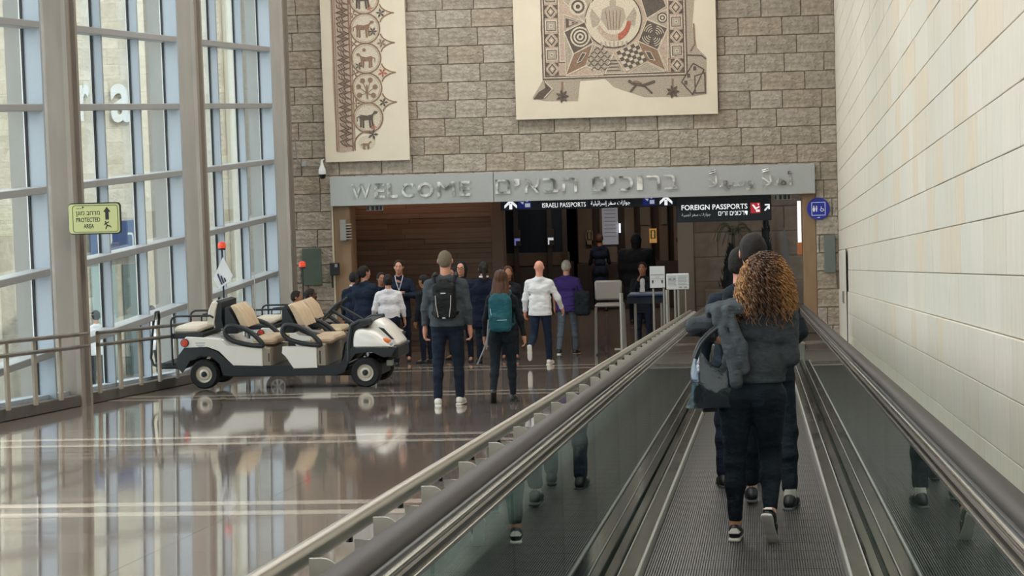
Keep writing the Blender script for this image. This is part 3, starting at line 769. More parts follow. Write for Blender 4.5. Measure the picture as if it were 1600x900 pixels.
O.poly([(mx+0.0+R0*0.62*math.cos(math.radians(a)), mz-0.02+R0*0.72*math.sin(math.radians(a))) for a in range(285, 362, 8)]+[(mx+R0*0.48*math.cos(math.radians(a)), mz+R0*0.54*math.sin(math.radians(a))) for a in range(352, 280, -8)], TESR, 9)
O.poly([(mx-0.10, mz-0.20), (mx+0.12, mz-0.20), (mx+0.24, mz+0.02), (mx+0.20, mz+0.20), (mx+0.06, mz+0.26), (mx+0.06, mz+0.36), (mx-0.06, mz+0.36), (mx-0.06, mz+0.26), (mx-0.20, mz+0.20), (mx-0.24, mz+0.02)], TESG, 7)
for k in range(-2, 3): O.line([(mx+k*0.05, mz-0.18), (mx+k*0.07, mz+0.16)], 0.014, TESB, 8)
for s_ in (-1, 1): O.poly([(mx+s_*0.24, mz+0.0), (mx+s_*0.40, mz+0.22), (mx+s_*0.44, mz+0.10), (mx+s_*0.40, mz-0.14), (mx+s_*0.30, mz-0.1)], TESG, 8)
for k in range(-3, 4): O.line([(mx+k*0.08, mz-0.42), (mx+k*0.075, mz-0.50)], 0.03, TESG, 8)
O.disc(mx, mz+0.44, 0.08, TESP, 8, 14)
# fragments along the foot
O.poly(PX((240, 560), (300, 620), (230, 690), (160, 690), (200, 640), (250, 610)), TESD, 3); O.line(PX((250, 570), (300, 620), (240, 680)), 0.02, TESW, 4)
for x, y in ((370, 690), (1160, 680)): O.line(PX((x, 575), (x, y-20)), 0.03, TESB, 4); O.flower(*U(x, y-15), 0.13, TESD, 5, 7)
O.line(PX((850, 580), (880, 600), (950, 615), (1030, 590)), 0.05, TESD, 4); O.line(PX((900, 610), (860, 655)), 0.035, TESD, 4); O.line(PX((960, 620), (1010, 670)), 0.035, TESD, 4); O.line(PX((940, 600), (900, 580), (870, 590)), 0.02, TESB, 5)
for px0 in (PX((1225, 600), (1310, 470), (1385, 515), (1300, 690)), PX((1320, 560), (1390, 540), (1390, 680), (1320, 680))): O.poly(px0, TESG, 4); O.line(px0, 0.022, TESD, 5, True)
for a, b in ((1320, 505), (1275, 555), (1255, 605)): O.rect(U(a-10, 0)[0], U(a+10, 0)[0], U(0, b+14)[1], U(0, b-14)[1], TESD, 6)
O.line(PX((1270, 410), (1370, 415), (1400, 440)), 0.02, TESD, 4); O.line(PX((1320, 190), (1325, 330), (1295, 380)), 0.025, TESB, 4)
O.build(p2, OFF2)

# ---------------------------------------------------------------- other signs
NAVY = mat('navy_sign_face', '#141f36', 0.35); NAVYB = mat('blue_pictogram', '#1c2b8f', 0.4, emit='#1c2b8f', estr=0.15)
LITW = mat('lit_white_lettering', '#e8ebee', 0.4, emit='#e8ebee', estr=0.75); LITG = mat('lit_grey_lettering', '#b8bfc6', 0.4, emit='#b8bfc6', estr=0.45)
REDP = mat('red_pictogram', '#c2323a', 0.4, emit='#c2323a', estr=0.35)
def up_arrow(q, cx, z0, z1, w, y):
    q.prism([(cx-w*0.12, z0), (cx+w*0.12, z0), (cx+w*0.12, z1-w*0.25), (cx-w*0.12, z1-w*0.25)], y-0.004, y, 'xz')
    for s in (-1, 1): q.prism([(cx+s*w*0.5, z1-w*0.62), (cx+s*w*0.5, z1-w*0.38), (cx, z1+w*0.10), (cx, z1-w*0.16)], y-0.004, y, 'xz')
s1 = empty('hanging_sign', (-3.4, 46.9, -0.43), 0, 'long navy hanging sign reading ISRAELI PASSPORTS half hidden by the welcome sign', 'sign', 'passport direction signs')
H1 = (3.4, -46.9, 0.43)
def place(o, off): o.location = off; return o
place(MB().box(-5.13, -1.63, 46.9, 47.0, -0.415, 0.10, bev=0.006).build('sign_body', NAVY, s1), H1)
place(text('lettering', 'ISRAELI PASSPORTS', (-4.30, -3.43, -0.375, -0.285), 46.9, LITW, s1, 0.003), H1)
place(text('lettering', '\uFE9F\uFEEE\uFE8D\uFEAF\uFE8D\uFE95 \uFEB3\uFED4\uFEAE \uFE87\uFEB3\uFEAE\uFE8D\uFE8B\uFEF4\uFEE0\uFEF4\uFE94'[::-1], (-3.33, -2.55, -0.385, -0.265), 46.9, LITW, s1, 0.003), H1)
for ax_ in (-4.93, -1.84): q = MB(); up_arrow(q, ax_, -0.39, -0.22, 0.25, 46.9); place(q.build('arrow', LITW, s1), H1)
for a, b in ((-4.78, -4.52), (-2.30, -2.05)):
    place(MB().box(a, b, 46.894, 46.9, -0.38, -0.12).build('pictogram_tile', NAVYB, s1), H1)
    q = MB(); q.box(a+0.14, b-0.02, 46.888, 46.894, -0.355, -0.28); q.box(a+0.16, b-0.06, 46.888, 46.894, -0.25, -0.22); q.prism([(a+0.04, -0.25), (a+0.12, -0.25), (a+0.1, -0.30)], 46.888, 46.894, 'xz'); place(q.build('pictogram', LITG, s1), H1)
s2 = empty('hanging_sign', (-0.7, 46.1, -0.70), 0, 'dark hanging sign reading FOREIGN PASSPORTS with red square and slanting arrow', 'sign', 'passport direction signs')
H2 = (0.7, -46.1, 0.70)
place(MB().box(-1.61, 0.225, 46.1, 46.22, -0.70, -0.05, bev=0.008).build('sign_body', mat('charcoal_sign_face', '#1b2630', 0.4), s2), H2)
place(text('lettering', 'FOREIGN PASSPORTS', (-1.51, -0.235, -0.465, -0.365), 46.1, LITW, s2, 0.003, bold=0.01), H2)
place(text('lettering', '\uFE9F\uFEEE\uFE8D\uFEAF\uFE8D\uFE95 \uFEB3\uFED4\uFEAE \uFE83\uFE9F\uFEE8\uFE92\uFEF4\uFE94'[::-1], (-1.51, -0.95, -0.60, -0.505), 46.1, LITG, s2, 0.003), H2)
place(text('lettering', 'דרכונים זרים'[::-1], (-0.80, -0.235, -0.585, -0.505), 46.1, LITW, s2, 0.003), H2)
place(MB().box(-0.175, 0.015, 46.092, 46.1, -0.555, -0.355).build('pictogram_tile', REDP, s2), H2)
q = MB(); q.prism([(-0.15, -0.39), (-0.11, -0.39), (-0.07, -0.45), (-0.01, -0.42), (0.0, -0.44), (-0.08, -0.49)], 46.086, 46.092, 'xz'); q.box(-0.07, 0.0, 46.086, 46.092, -0.53, -0.49); q.prism([(-0.04, -0.37), (-0.01, -0.37), (-0.02, -0.41)], 46.086, 46.092, 'xz')
place(q.build('pictogram', LITW, s2), H2)
q = MB(); q.prism([(0.085, -0.50), (0.105, -0.52), (0.175, -0.445), (0.155, -0.425)], 46.094, 46.1, 'xz'); q.prism([(0.10, -0.385), (0.195, -0.385), (0.195, -0.485), (0.168, -0.485), (0.168, -0.412), (0.10, -0.412)], 46.094, 46.1, 'xz'); place(q.build('arrow', LITW, s2), H2)
for x, g in ((-1.3, s2), (-0.1, s2)): place(MB().tube([(x, 46.16, -0.06), (x, 46.16, 0.45)], 0.012, 6).build('hanger', BLACK, g), H2)

s3 = empty('direction_disc', (1.10, 44.93, -0.45), 0, 'round blue toilet sign with white frame on rough stone right of the opening', 'sign')
q = MB(); q.lathe([(0.0001, -0.02), (0.205, -0.02), (0.21, -0.01), (0.21, 0.02), (0.0001, 0.02)], (0, 0, 0), 'y', 36); q.build('disc', mat('royal_blue_enamel', '#22309c', 0.35), s3, True)
WP = mat('white_print', '#e6e9f2', 0.5)
q = MB()
for a, b, c, d in ((-0.13, 0.13, 0.115, 0.125), (-0.13, 0.13, -0.125, -0.115), (-0.13, -0.12, -0.12, 0.12), (0.12, 0.13, -0.12, 0.12)): q.box(a, b, -0.026, -0.02, c, d)
for cx in (-0.085, -0.035):
    q.lathe([(0.0001, -0.006), (0.013, -0.006), (0.013, 0), (0.0001, 0)], (cx, -0.02, 0.045), 'y', 10); q.prism([(cx-0.018, 0.025), (cx+0.018, 0.025), (cx+(0.024 if cx < -0.05 else 0.010), -0.02), (cx+0.008, -0.055), (cx-0.008, -0.055), (cx-(0.024 if cx < -0.05 else 0.010), -0.02)], -0.026, -0.02, 'xz')
q.tube([(0.065+0.030*math.cos(t), -0.023, -0.018+0.030*math.sin(t)) for t in np.linspace(2.2, 6.6, 12)], 0.006, 5); q.tube([(0.05, -0.023, 0.045), (0.055, -0.023, 0.0), (0.09, -0.023, -0.002), (0.105, -0.023, -0.035)], 0.007, 5)
q.prism([(-0.03, -0.158), (0.005, -0.158), (0.005, -0.148), (0.03, -0.163), (0.005, -0.178), (0.005, -0.168), (-0.03, -0.168)], -0.026, -0.02, 'xz'); q.build('pictogram', WP, s3)

s4 = empty('shelter_sign', (-8.46, 29.60, 0.37), 0, 'yellow-green PROTECTED AREA sign projecting from the nearest concrete column', 'sign')
SGN = mat('yellow_green_sign', '#c5c98e', 0.45); BLK = mat('black_print', '#1e2620', 0.6)
def rr(x0, x1, z0, z1, r):
    P = []
    for cx, cz, a in ((x1-r, z1-r, 0), (x0+r, z1-r, 90), (x0+r, z0+r, 180), (x1-r, z0+r, 270)):
        for k in range(0, 91, 30): P.append((cx+r*math.cos(math.radians(a+k)), cz+r*math.sin(math.radians(a+k))))
    return P
MB().prism(rr(-0.345, 0.335, -0.205, 0.2, 0.045), -0.015, 0.02, 'xz').build('frame', BLK, s4)
MB().prism(rr(-0.345, 0.32, -0.19, 0.185, 0.04), -0.021, -0.010, 'xz').build('face', SGN, s4)
q = MB()
for a in (0,):
    o1 = rr(-0.295, 0.30, -0.178, 0.170, 0.035); o2 = rr(-0.288, 0.293, -0.171, 0.163, 0.03); n_ = len(o1)
    q.add([(p[0], -0.0225, p[1]) for p in o1]+[(p[0], -0.0225, p[1]) for p in o2]+[(p[0], -0.020, p[1]) for p in o1]+[(p[0], -0.020, p[1]) for p in o2], [(k, (k+1) % n_, n_+(k+1) % n_, n_+k) for k in range(n_)]+[(k, (k+1) % n_, 2*n_+(k+1) % n_, 2*n_+k) for k in range(n_)])
q.box(-0.245, -0.165, -0.023, -0.020, 0.128, 0.133); q.lathe([(0.0001, -0.003), (0.012, -0.003), (0.012, 0), (0.0001, 0)], (-0.155, -0.020, 0.145), 'y', 8)
q.prism([(0.135, -0.02), (0.18, -0.02), (0.18, 0.08), (0.205, 0.08), (0.157, 0.145), (0.11, 0.08), (0.135, 0.08)], -0.024, -0.020, 'xz')
q.build('print', BLK, s4)
place(text('lettering', 'מרחב מוגן'[::-1], (-0.25, 0.065, 0.025, 0.095), -0.020, BLK, s4, 0.002, bold=0.008), (0, 0, 0))
text('lettering', 'PROTECTED', (-0.248, 0.065, -0.045, 0.012), -0.020, BLK, s4, 0.002, bold=0.015)
text('lettering', 'AREA', (-0.155, -0.02, -0.125, -0.070), -0.020, BLK, s4, 0.002, bold=0.015)
q = MB(); q.lathe([(0.0001, -0.003), (0.010, -0.003), (0.010, 0), (0.0001, 0)], (0.135, -0.020, -0.045), 'y', 8)
for pts in ([(0.135, -0.055), (0.155, -0.095)], [(0.155, -0.095), (0.185, -0.10), (0.205, -0.115)], [(0.155, -0.095), (0.14, -0.115), (0.135, -0.14)], [(0.14, -0.062), (0.165, -0.058), (0.175, -0.045)], [(0.137, -0.062), (0.12, -0.085)]):
    q.tube([(a, -0.022, b) for a, b in pts], 0.007, 5)
q.build('running_figure', BLK, s4)
MB().box(-0.36, -0.33, -0.01, 0.3, -0.1, 0.1).build('mounting', STEEL_D, s4)

# camera dome, conduit, plaques, card reader
c1 = empty('dome_camera', (-8.30, 44.70, 0.45), 0, 'white hanging dome security camera with dark globe beside the sign', 'camera')
q = MB(); q.lathe([(0.012, 0.30), (0.020, 0.26), (0.035, 0.18), (0.062, 0.12), (0.072, 0.06), (0.070, 0.02)], (0, 0, 0), 'z', 20); q.build('housing', WHITE, c1, True)
q = MB(); q.lathe([(0.070, 0.02), (0.068, -0.02), (0.050, -0.06), (0.0001, -0.075)], (0, 0, 0), 'z', 20); q.build('globe', mat('dark_globe', '#101115', 0.1), c1, True)
q = MB(); q.tube([(0, 0, 0.28), (0, 0.25, 0.30)], 0.014, 8); q.build('arm', WHITE, c1)
jb = empty('junction_box', (-8.68, 44.85, 0.67), 0, 'grey square junction box with conduit on the stone left of the camera', 'box')
MB().box(-0.045, 0.045, -0.02, 0.08, -0.045, 0.045, bev=0.006).build('lid', mat('grey_box', '#a6a7a5', 0.5), jb)
q = MB(); q.tube([(0.04, 0.03, -0.04), (0.36, 0.03, -0.06)], 0.012, 6); q.tube([(-0.04, 0.03, 0), (-0.10, 0.03, 0.04), (-0.14, 0.03, 0.14), (-0.16, 0.03, 0.5)], 0.012, 6); q.build('conduit', mat('grey_conduit', '#7d7a74', 0.5), jb)
GRN = mat('verdigris_plaque', '#55655a', 0.6, noise=0.06, nscale=6)
tag(MB().box(-8.79, -8.42, 44.90, 44.97, -1.67, -0.955, bev=0.006).build('stone_plaque', GRN), 'grey-green rectangular plaque on rough stone left of the opening', 'plaque', 'green plaques beside the opening')
tag(MB().box(1.19, 1.40, 44.90, 44.97, -1.66, -0.95, bev=0.006).build('stone_plaque', mat('grey_plaque', '#68706a', 0.6)), 'grey-green rectangular plaque under the round blue sign', 'plaque', 'green plaques beside the opening')
cr = empty('access_reader', (-8.145, 44.80, -1.36), 0, 'small black access reader box on the left jamb of the opening', 'device')
MB().box(-0.09, 0.09, -0.04, 0.06, -0.12, 0.12, bev=0.01).build('case', BLACK, cr); MB().box(0.01, 0.06, -0.045, -0.04, 0.04, 0.10).build('screen', mat('grey_lcd', '#8c9496', 0.3), cr); MB().tube([(-0.05, 0, -0.12), (-0.05, 0, -0.36)], 0.018, 6).build('lead', BLACK, cr)
sp = empty('wall_speaker', (-7.93, 44.93, -0.62), 0, 'grey finned box fixed high on the left jamb', 'fixture')
MB().box(-0.09, 0.03, -0.12, 0.0, -0.20, 0.20, bev=0.006).build('case', mat('grey_case', '#8e8d88', 0.5), sp)
q = MB()
for k in range(6): q.box(0.03, 0.13, -0.12, 0.0, -0.17+0.055*k, -0.155+0.055*k)
q.build('fins', mat('pale_fin', '#a8a7a3', 0.4), sp)
for x, lb in ((-7.35, 'small black and white label strip under the welcome sign, left end'), (0.44, 'small black and white label strip under the welcome sign, right end')):
    t = empty('label_strip', (x, 44.98, -0.215), 0, lb, 'label', 'label strips under the sign')
    MB().box(-0.16, 0.16, 0.0, 0.04, -0.05, 0.05).build('backing', mat('pale_backing', '#8b8a84', 0.6), t)
    for k in range(4): q = MB(); q.box(-0.15+k*0.08, -0.15+k*0.08+(0.03, 0.05, 0.06, 0.045)[k], -0.004, 0, -0.04, 0.04); q.build('black_block', BLACK, t)
tl = empty('tube_lamp', (0.74, 45.05, -0.80), 0, 'upright white tube lamp on the right jamb with wooden foot', 'lamp')
MB().tube([(0, 0, -0.28), (0, 0, 0.50)], 0.035, 12).build('tube', mat('lit_tube', '#efeae2', 0.4, emit='#efeae2', estr=0.8), tl, True)
MB().box(-0.05, 0.05, -0.04, 0.05, -0.52, -0.28, bev=0.01).build('foot', mat('orange_wood', '#a8673c', 0.5), tl)
# ---------------------------------------------------------------- passport hall beyond the opening
GF = -RAMP*46.0
HALLST = [mat('hall_stone_%d' % i, c, 0.85, 0, 0.2, noise=0.12, nscale=5, bump=0.5, bscale=18, bdist=0.02) for i, c in enumerate(('#84786a', '#7c7063', '#8b7f70'))]
BAND = [mat('banded_timber_%d' % i, c, 0.6, 0, 0.3, noise=0.10, nscale=5, stretch=(0.3, 1, 6)) for i, c in enumerate(('#6b5a4f', '#655549', '#706055'))]
DK = mat('dark_panel', '#2a2523', 0.5); DKB = mat('dark_blue_glass', '#121c26', 0.25, 0, 0.5); BEI = mat('beige_booth', '#75675a', 0.6, noise=0.06); BRN = mat('brown_booth', '#4a3c34', 0.55)
hc = struct(MB().box(-9.6, 3.6, YB+0.5, 64, 0.55, 0.8).build('ceiling_passport_hall', mat('dark_ceiling', '#4a4541', 0.8)))
struct(MB().box(-9.6, 3.6, 63.5, 64, GF-0.3, 0.6).build('wall_far', BRN))
struct(MB().box(-9.8, -9.6, YB, 64, GF-0.3, 0.6).build('wall_hall_left', BRN)); struct(MB().box(3.4, 3.6, YB, 64, GF-0.3, 0.6).build('wall_hall_right', BRN))
wl = struct(MB().box(-9.6, -5.22, 48.03, 48.3, GF-0.05, 0.56).build('wall_banded', DK))
z = GF
while z < 0.5:
    x = -9.4-random.uniform(0, 1)
    while x < -5.45:
        w = random.uniform(2.2, 3.6); a, b = max(x, -9.4), min(x+w, -5.45)
        if b-a > 0.05: MB().box(a+0.003, b-0.003, 48.0-random.uniform(0, 0.008), 48.04, z+0.002, z+0.103, bev=0.003).build('panel', random.choice(BAND), wl)
        x += w
    z += 0.105
MB().box(-5.45, -5.20, 47.9, 48.35, GF, 0.5, bev=0.01).build('end_pier', mat('pier_brown', '#6a5648', 0.6), wl)
# stone wall on the right with planter
ws = struct(MB().box(-1.72, 3.4, 50.03, 50.4, GF, 0.56).build('wall_stone_right', MORTAR))
z = GF; r_ = 0
while z < 0.5:
    x = -1.40-(r_ % 2)*0.45; r_ += 1
    while x < 1.3:
        a, b = max(x, -1.40), min(x+0.95, 1.3)
        if b-a > 0.08: q = stone_mesh(b-a, 0.52, 0.03, None); o = q.build('stone_block', random.choice(HALLST), ws, fix=False); o.location = (a, 50.03, z)
        x += 0.95
    z += 0.52
MB().box(-1.74, -1.40, 49.95, 50.1, GF, 0.5, bev=0.01).build('pier', mat('pier_grey', '#8a8072', 0.7), ws)
PLN = mat('planter_brown', '#6a5c4f', 0.7)
pl = empty('planter', (-0.45, 49.3, GF), 0, 'square brown planter with drooping palm behind the walkway end', 'planter')
q = MB(); q.box(-0.72, 0.72, -0.3, 0.3, 0, 0.95, bev=0.02); q.build('tub', PLN, pl)
LEAF = mat('dull_palm_leaf', '#3c4236', 0.6); 
q = MB(); q.tube([(-0.1, 0, 0.9), (-0.12, 0, 1.6), (-0.1, 0, 2.05)], [0.05, 0.04, 0.035], 8); q.build('stem', mat('palm_stem', '#4b3f33', 0.8), pl)
for k in range(16):
    a = k*2.4; up = 0.28+0.1*math.sin(k*1.7); q = MB(); L_ = 0.42+0.08*math.cos(k)
    pts = [(-0.1+math.cos(a)*L_*t, math.sin(a)*L_*t*0.6, 2.05+up*math.sin(t*2.4)*1.0-0.22*t*t*1.6) for t in np.linspace(0, 1, 7)]
    for i in range(6):
        for s in (-1, 1):
            p, p2 = Vector(pts[i]), Vector(pts[i+1]); d = (p2-p).normalized(); n_ = Vector((-d.y, d.x, 0)); n_ = n_.normalized() if n_.length > 1e-4 else Vector((1, 0, 0))
            e = p+d*0.10+n_*s*0.10*(1-i/8)-Vector((0, 0, 0.05)); q.add([p, p+d*0.022, e, p-Vector((0, 0, 0.006))], [(0, 1, 2), (0, 2, 3)])
    q.tube(pts, 0.006, 4); q.build('frond', LEAF, pl, fix=False)
def cypress(x, y, z0, h, r, lab):
    t = empty('dark_shrub', (x, y, z0), 0, lab, 'shrub', 'dark shrubs on the planter'); q = MB()
    rs = random.Random(int(x*100))
    for k in range(260):
        zz = rs.random()**0.8*h; rr_ = r*(1-zz/h)**0.7*(0.75+0.3*rs.random()); a = rs.random()*6.28; c_ = Vector((rr_*math.cos(a), rr_*math.sin(a), zz)); d = Vector((math.cos(a)*0.3, math.sin(a)*0.3, 1)).normalized()
        s_ = Vector((-math.sin(a), math.cos(a), 0))*0.03; q.add([c_-s_, c_+s_, c_+d*0.13], [(0, 1, 2)])
    q.lathe([(r*0.7, 0), (r*0.6, h*0.4), (0.01, h*0.95)], (0, 0, 0), 'z', 10); q.build('foliage', mat('dark_foliage', '#20262a', 0.8), t, fix=False)
cypress(-0.62, 49.2, GF+0.95, 0.85, 0.26, 'dark conical shrub standing in the brown planter left of the dark-haired man')
cypress(0.12, 49.2, GF+0.95, 1.45, 0.20, 'taller thin dark shrub rising behind the dark-haired man')
bn = empty('hanging_banner', (0.50, 49.6, -2.6), 0, 'pale grey tapering fabric banner hanging right of the palm', 'banner')
q = MB(); q.prism([(-0.02, 1.55), (0.02, 1.55), (0.12, 0.6), (0.22, -0.3), (-0.16, -0.3), (-0.06, 0.6)], 0, 0.02, 'xz'); q.build('cloth', mat('grey_fabric', '#6f716f', 0.9), bn)
# dark glazed booths at left
bt = empty('glass_booth', (-5.2, 54.5, GF), 0, 'dark glazed inspection booth with tinted panes under the ISRAELI PASSPORTS sign', 'booth')
MB().box(-1.0, 0.78, 0.3, 1.6, 0, 1.15, bev=0.02).build('counter', mat('booth_counter', '#39312d', 0.5), bt)
for a, b in ((-1.0, -0.50), (-0.40, 0.28), (0.38, 0.62)): MB().box(a, b, 0.30, 0.34, 1.45, 2.55).build('pane', DKB, bt)
MB().box(-1.0, 0.78, 0.28, 0.36, 1.15, 1.45).build('shelf_band', BRN, bt)
for a in (-0.45, 0.33, 0.68): MB().box(a-0.05, a+0.05, 0.2, 0.4, 0, 2.6).build('post', DK, bt)
MB().box(-1.02, 0.79, 0.25, 1.6, 2.55, 3.2).build('header', DK, bt)
for a, m in ((-0.42, mat('violet_screen', '#6a6fb0', 0.3, emit='#6a6fb0', estr=0.5)), (0.36, mat('white_screen', '#c5cad2', 0.3, emit='#c5cad2', estr=0.5))):
    MB().box(a-0.08, a+0.08, 0.14, 0.2, 1.62, 2.0).build('terminal', DK, bt); q = MB(); q.box(a-0.06, a+0.07, 0.132, 0.14, 1.74, 1.80); q.box(a-0.06, a-0.03, 0.132, 0.14, 1.64, 1.74); q.build('screen', m, bt)
# beige booths at right of it, with notices and framed devices
b2 = empty('passport_counter', (-3.2, 56.0, GF), 0, 'row of beige and brown passport counters with notices, behind the seated officer', 'counter')
MB().box(-1.15, 1.5, 0.0, 0.7, 0, 1.08, bev=0.02).build('counter_front', mat('counter_front', '#3b302b', 0.5), b2)
for i, (a, b) in enumerate(((-1.15, -0.78), (-0.62, -0.20), (-0.02, 0.22), (0.36, 0.62), (0.80, 1.02), (1.15, 1.42))): MB().box(a, b, 0.5, 0.8, 1.0, 3.4, bev=0.02).build('pillar', BEI if i % 2 else mat('beige_booth_b', '#695a4e', 0.6), b2)
MB().box(-1.2, 1.5, 0.82, 0.9, 0.9, 3.4).build('back_panel', BRN, b2)
MB().box(-0.55, -0.17, 0.42, 0.45, 1.50, 2.50, bev=0.004).build('notice_sheet', mat('notice_paper', '#aeb2bd', 0.7, emit='#aeb2bd', estr=0.12), b2)
q = MB()
for k in range(8): q.box(-0.50, -0.22, 0.415, 0.42, 2.32-0.09*k, 2.335-0.09*k)
q.build('notice_lines', mat('grey_print', '#7f8490', 0.7), b2)
MB().box(-0.15, -0.11, 0.38, 0.42, 1.78, 2.0).build('lit_slot', mat('lit_slot', '#dfe6ee', 0.4, emit='#dfe6ee', estr=1.6), b2)
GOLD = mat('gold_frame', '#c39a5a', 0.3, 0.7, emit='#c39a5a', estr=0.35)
for x, m in ((-0.86, mat('dull_frame', '#8a7c68', 0.4)), (0.66, GOLD), (1.30, mat('dull_frame', '#8a7c68', 0.4))):
    q = MB(); z0, z1 = 1.52, 1.86
    q.box(x-0.085, x-0.06, 0.36, 0.40, z0, z1); q.box(x+0.06, x+0.085, 0.36, 0.40, z0, z1); q.box(x-0.085, x+0.085, 0.36, 0.40, z1-0.04, z1); q.box(x-0.085, x+0.085, 0.36, 0.40, z0, z0+0.1); q.box(x-0.03, x+0.03, 0.37, 0.40, z0+0.12, z1-0.06); q.build('framed_device', m, b2)
for a, b in ((0.36, 0.60), (0.86, 1.0)): MB().box(a, b, 0.44, 0.47, 1.95, 2.5).build('poster', mat('dim_poster', '#71675d', 0.7), b2)

# barrier posts, chair, desk, signs on stands
PS = mat('brushed_post', '#a9a7a0', 0.35, 0.9)
def post(x, y, h, lab, arms=False):
    t = empty('barrier_post', (x, y, ground(y)), 0, lab, 'barrier post', 'steel barrier posts before the desk')
    MB().tube([(0, 0, 0), (0, 0, h)], 0.033, 14).build('tube', PS, t, True); q = MB(); q.lathe([(0.0001, 0), (0.07, 0), (0.07, 0.012), (0.0001, 0.014)], (0, 0, 0), 'z', 16); q.build('base', PS, t)
    if arms: MB().box(-0.13, 0.15, -0.015, 0.015, 0.27, 0.30).build('bracket', PS, t)
post(-2.33, 39.3, 1.22, 'tall steel barrier post with small cross bracket, left one before the empty chair', True)
post(-1.58, 39.8, 1.25, 'tall steel barrier post right of the blue desk top')
ch = empty('counter_stool', (-2.84, 44.2, ground(44.2)), 0, 'grey high-backed empty counter chair on thin steel legs', 'chair')
GC = mat('grey_chair_shell', '#857f7a', 0.5)
q = MB(); q.box(-0.27, 0.24, -0.03, 0.03, 1.05, 1.42, bev=0.03); q.build('backrest', GC, ch, True)
q = MB(); q.box(-0.28, 0.26, -0.02, 0.42, 0.92, 0.97, bev=0.02); q.build('seat', GC, ch, True)
for a, b in ((-0.27, -0.02), (0.25, -0.02), (-0.27, 0.4), (0.25, 0.4)): MB().tube([(a, b, 0.92), (a*1.08, b, 0)], 0.014, 8).build('leg', PS, ch, True)
ds = empty('inspection_desk', (-2.2, 44.9, ground(44.9)), 0, 'small high desk with blue top and dark cloth front', 'desk')
MB().box(-0.30, 0.42, -0.25, 0.3, 1.12, 1.16, bev=0.008).build('desk_top', mat('blue_desk_top', '#1f3b5c', 0.35), ds)
MB().box(-0.34, 0.40, -0.2, 0.25, 0.98, 1.12).build('apron', mat('navy_cloth', '#141b2a', 0.8), ds)
for a, b in ((-0.2, -0.1), (0.3, -0.1), (-0.2, 0.2), (0.3, 0.2)): MB().tube([(a, b, 0.98), (a, b, 0)], 0.02, 8).build('leg', PS, ds, True)
PAPER = mat('white_notice', '#c9cbcc', 0.6); PR = mat('dark_print', '#3a3c40', 0.6); PRG = mat('faint_print', '#8b8e92', 0.6)
n1 = empty('notice_board', (-1.86, 42.8, ground(42.8)), 0, 'white portrait notice on steel stand, left of the wider one', 'notice', 'notices on stands by the walkway')
MB().box(-0.145, 0.125, -0.012, 0.012, 1.27, 1.66, bev=0.004).build('sheet', PAPER, n1)
MB().box(-0.155, 0.135, 0.0, 0.02, 1.26, 1.67).build('frame', BLACK, n1)
q = MB(); q.box(-0.13, 0.11, -0.016, -0.012, 1.50, 1.515); q.box(-0.13, 0.11, -0.016, -0.012, 1.43, 1.436); q.box(-0.05, 0.03, -0.016, -0.012, 1.46, 1.468); q.build('print', PRG, n1)
q = MB()
for a in (-0.095, 0.075): q.box(a-0.015, a+0.015, -0.016, -0.012, 1.365, 1.41); q.box(a-0.008, a+0.008, -0.016, -0.012, 1.345, 1.365)
q.build('footprint_mark', PR, n1); MB().tube([(-0.09, 0.02, 0), (-0.09, 0.02, 1.3)], 0.02, 8).build('stand', PS, n1); MB().tube([(0.1, 0.02, 0), (0.1, 0.02, 1.3)], 0.02, 8).build('stand', PS, n1)
n2 = empty('notice_board', (-1.50, 42.8, ground(42.8)), 0, 'wide white notice with two columns of print on twin steel tubes', 'notice', 'notices on stands by the walkway')
MB().box(-0.21, 0.20, -0.02, 0.02, 1.23, 1.52, bev=0.012).build('board', PAPER, n2)
q = MB()
for a, b in ((-0.18, -0.03), (0.0, 0.17)):
    for k in range(7): q.box(a, b-0.01*(k % 3), -0.024, -0.02, 1.47-0.026*k, 1.478-0.026*k)
q.build('print', PRG, n2)
q = MB(); q.box(-0.17, -0.12, -0.026, -0.02, 1.415, 1.43); q.box(-0.09, -0.04, -0.026, -0.02, 1.415, 1.43); q.box(0.02, 0.07, -0.026, -0.02, 1.265, 1.28); q.box(0.11, 0.16, -0.026, -0.02, 1.265, 1.28); q.build('bold_print', PR, n2)
for a, r in ((-0.06, 0.024), (0.0, 0.024), (0.13, 0.012)): MB().tube([(a, 0.03, 0), (a, 0.03, 1.3)], r, 8).build('stand', PS, n2, True)

# ---------------------------------------------------------------- outside, beyond the curtain wall
OUTST = [mat('outdoor_stone_%d' % i, c, 0.9, 0, 0.2, noise=0.10, nscale=3, bump=0.6, bscale=12, bdist=0.03) for i, c in enumerate(('#aaa497', '#a49e8f', '#b0aa9d'))]
OUTC = mat('outdoor_pilaster', '#b9b3a4', 0.85, noise=0.04); GPANE = mat('pale_green_cladding', '#a9b5b0', 0.35, 0, 0.5, noise=0.04, nscale=2)
struct(MB().box(-60, -9.65, -40, 90, -4.6, -4.3).build('ground_outside', mat('outdoor_paving', '#a9a49b', 0.8, noise=0.06, nscale=2)))
fa = struct(empty('wall_outside', (-16.0, 49.0, -4.3), math.radians(45)))
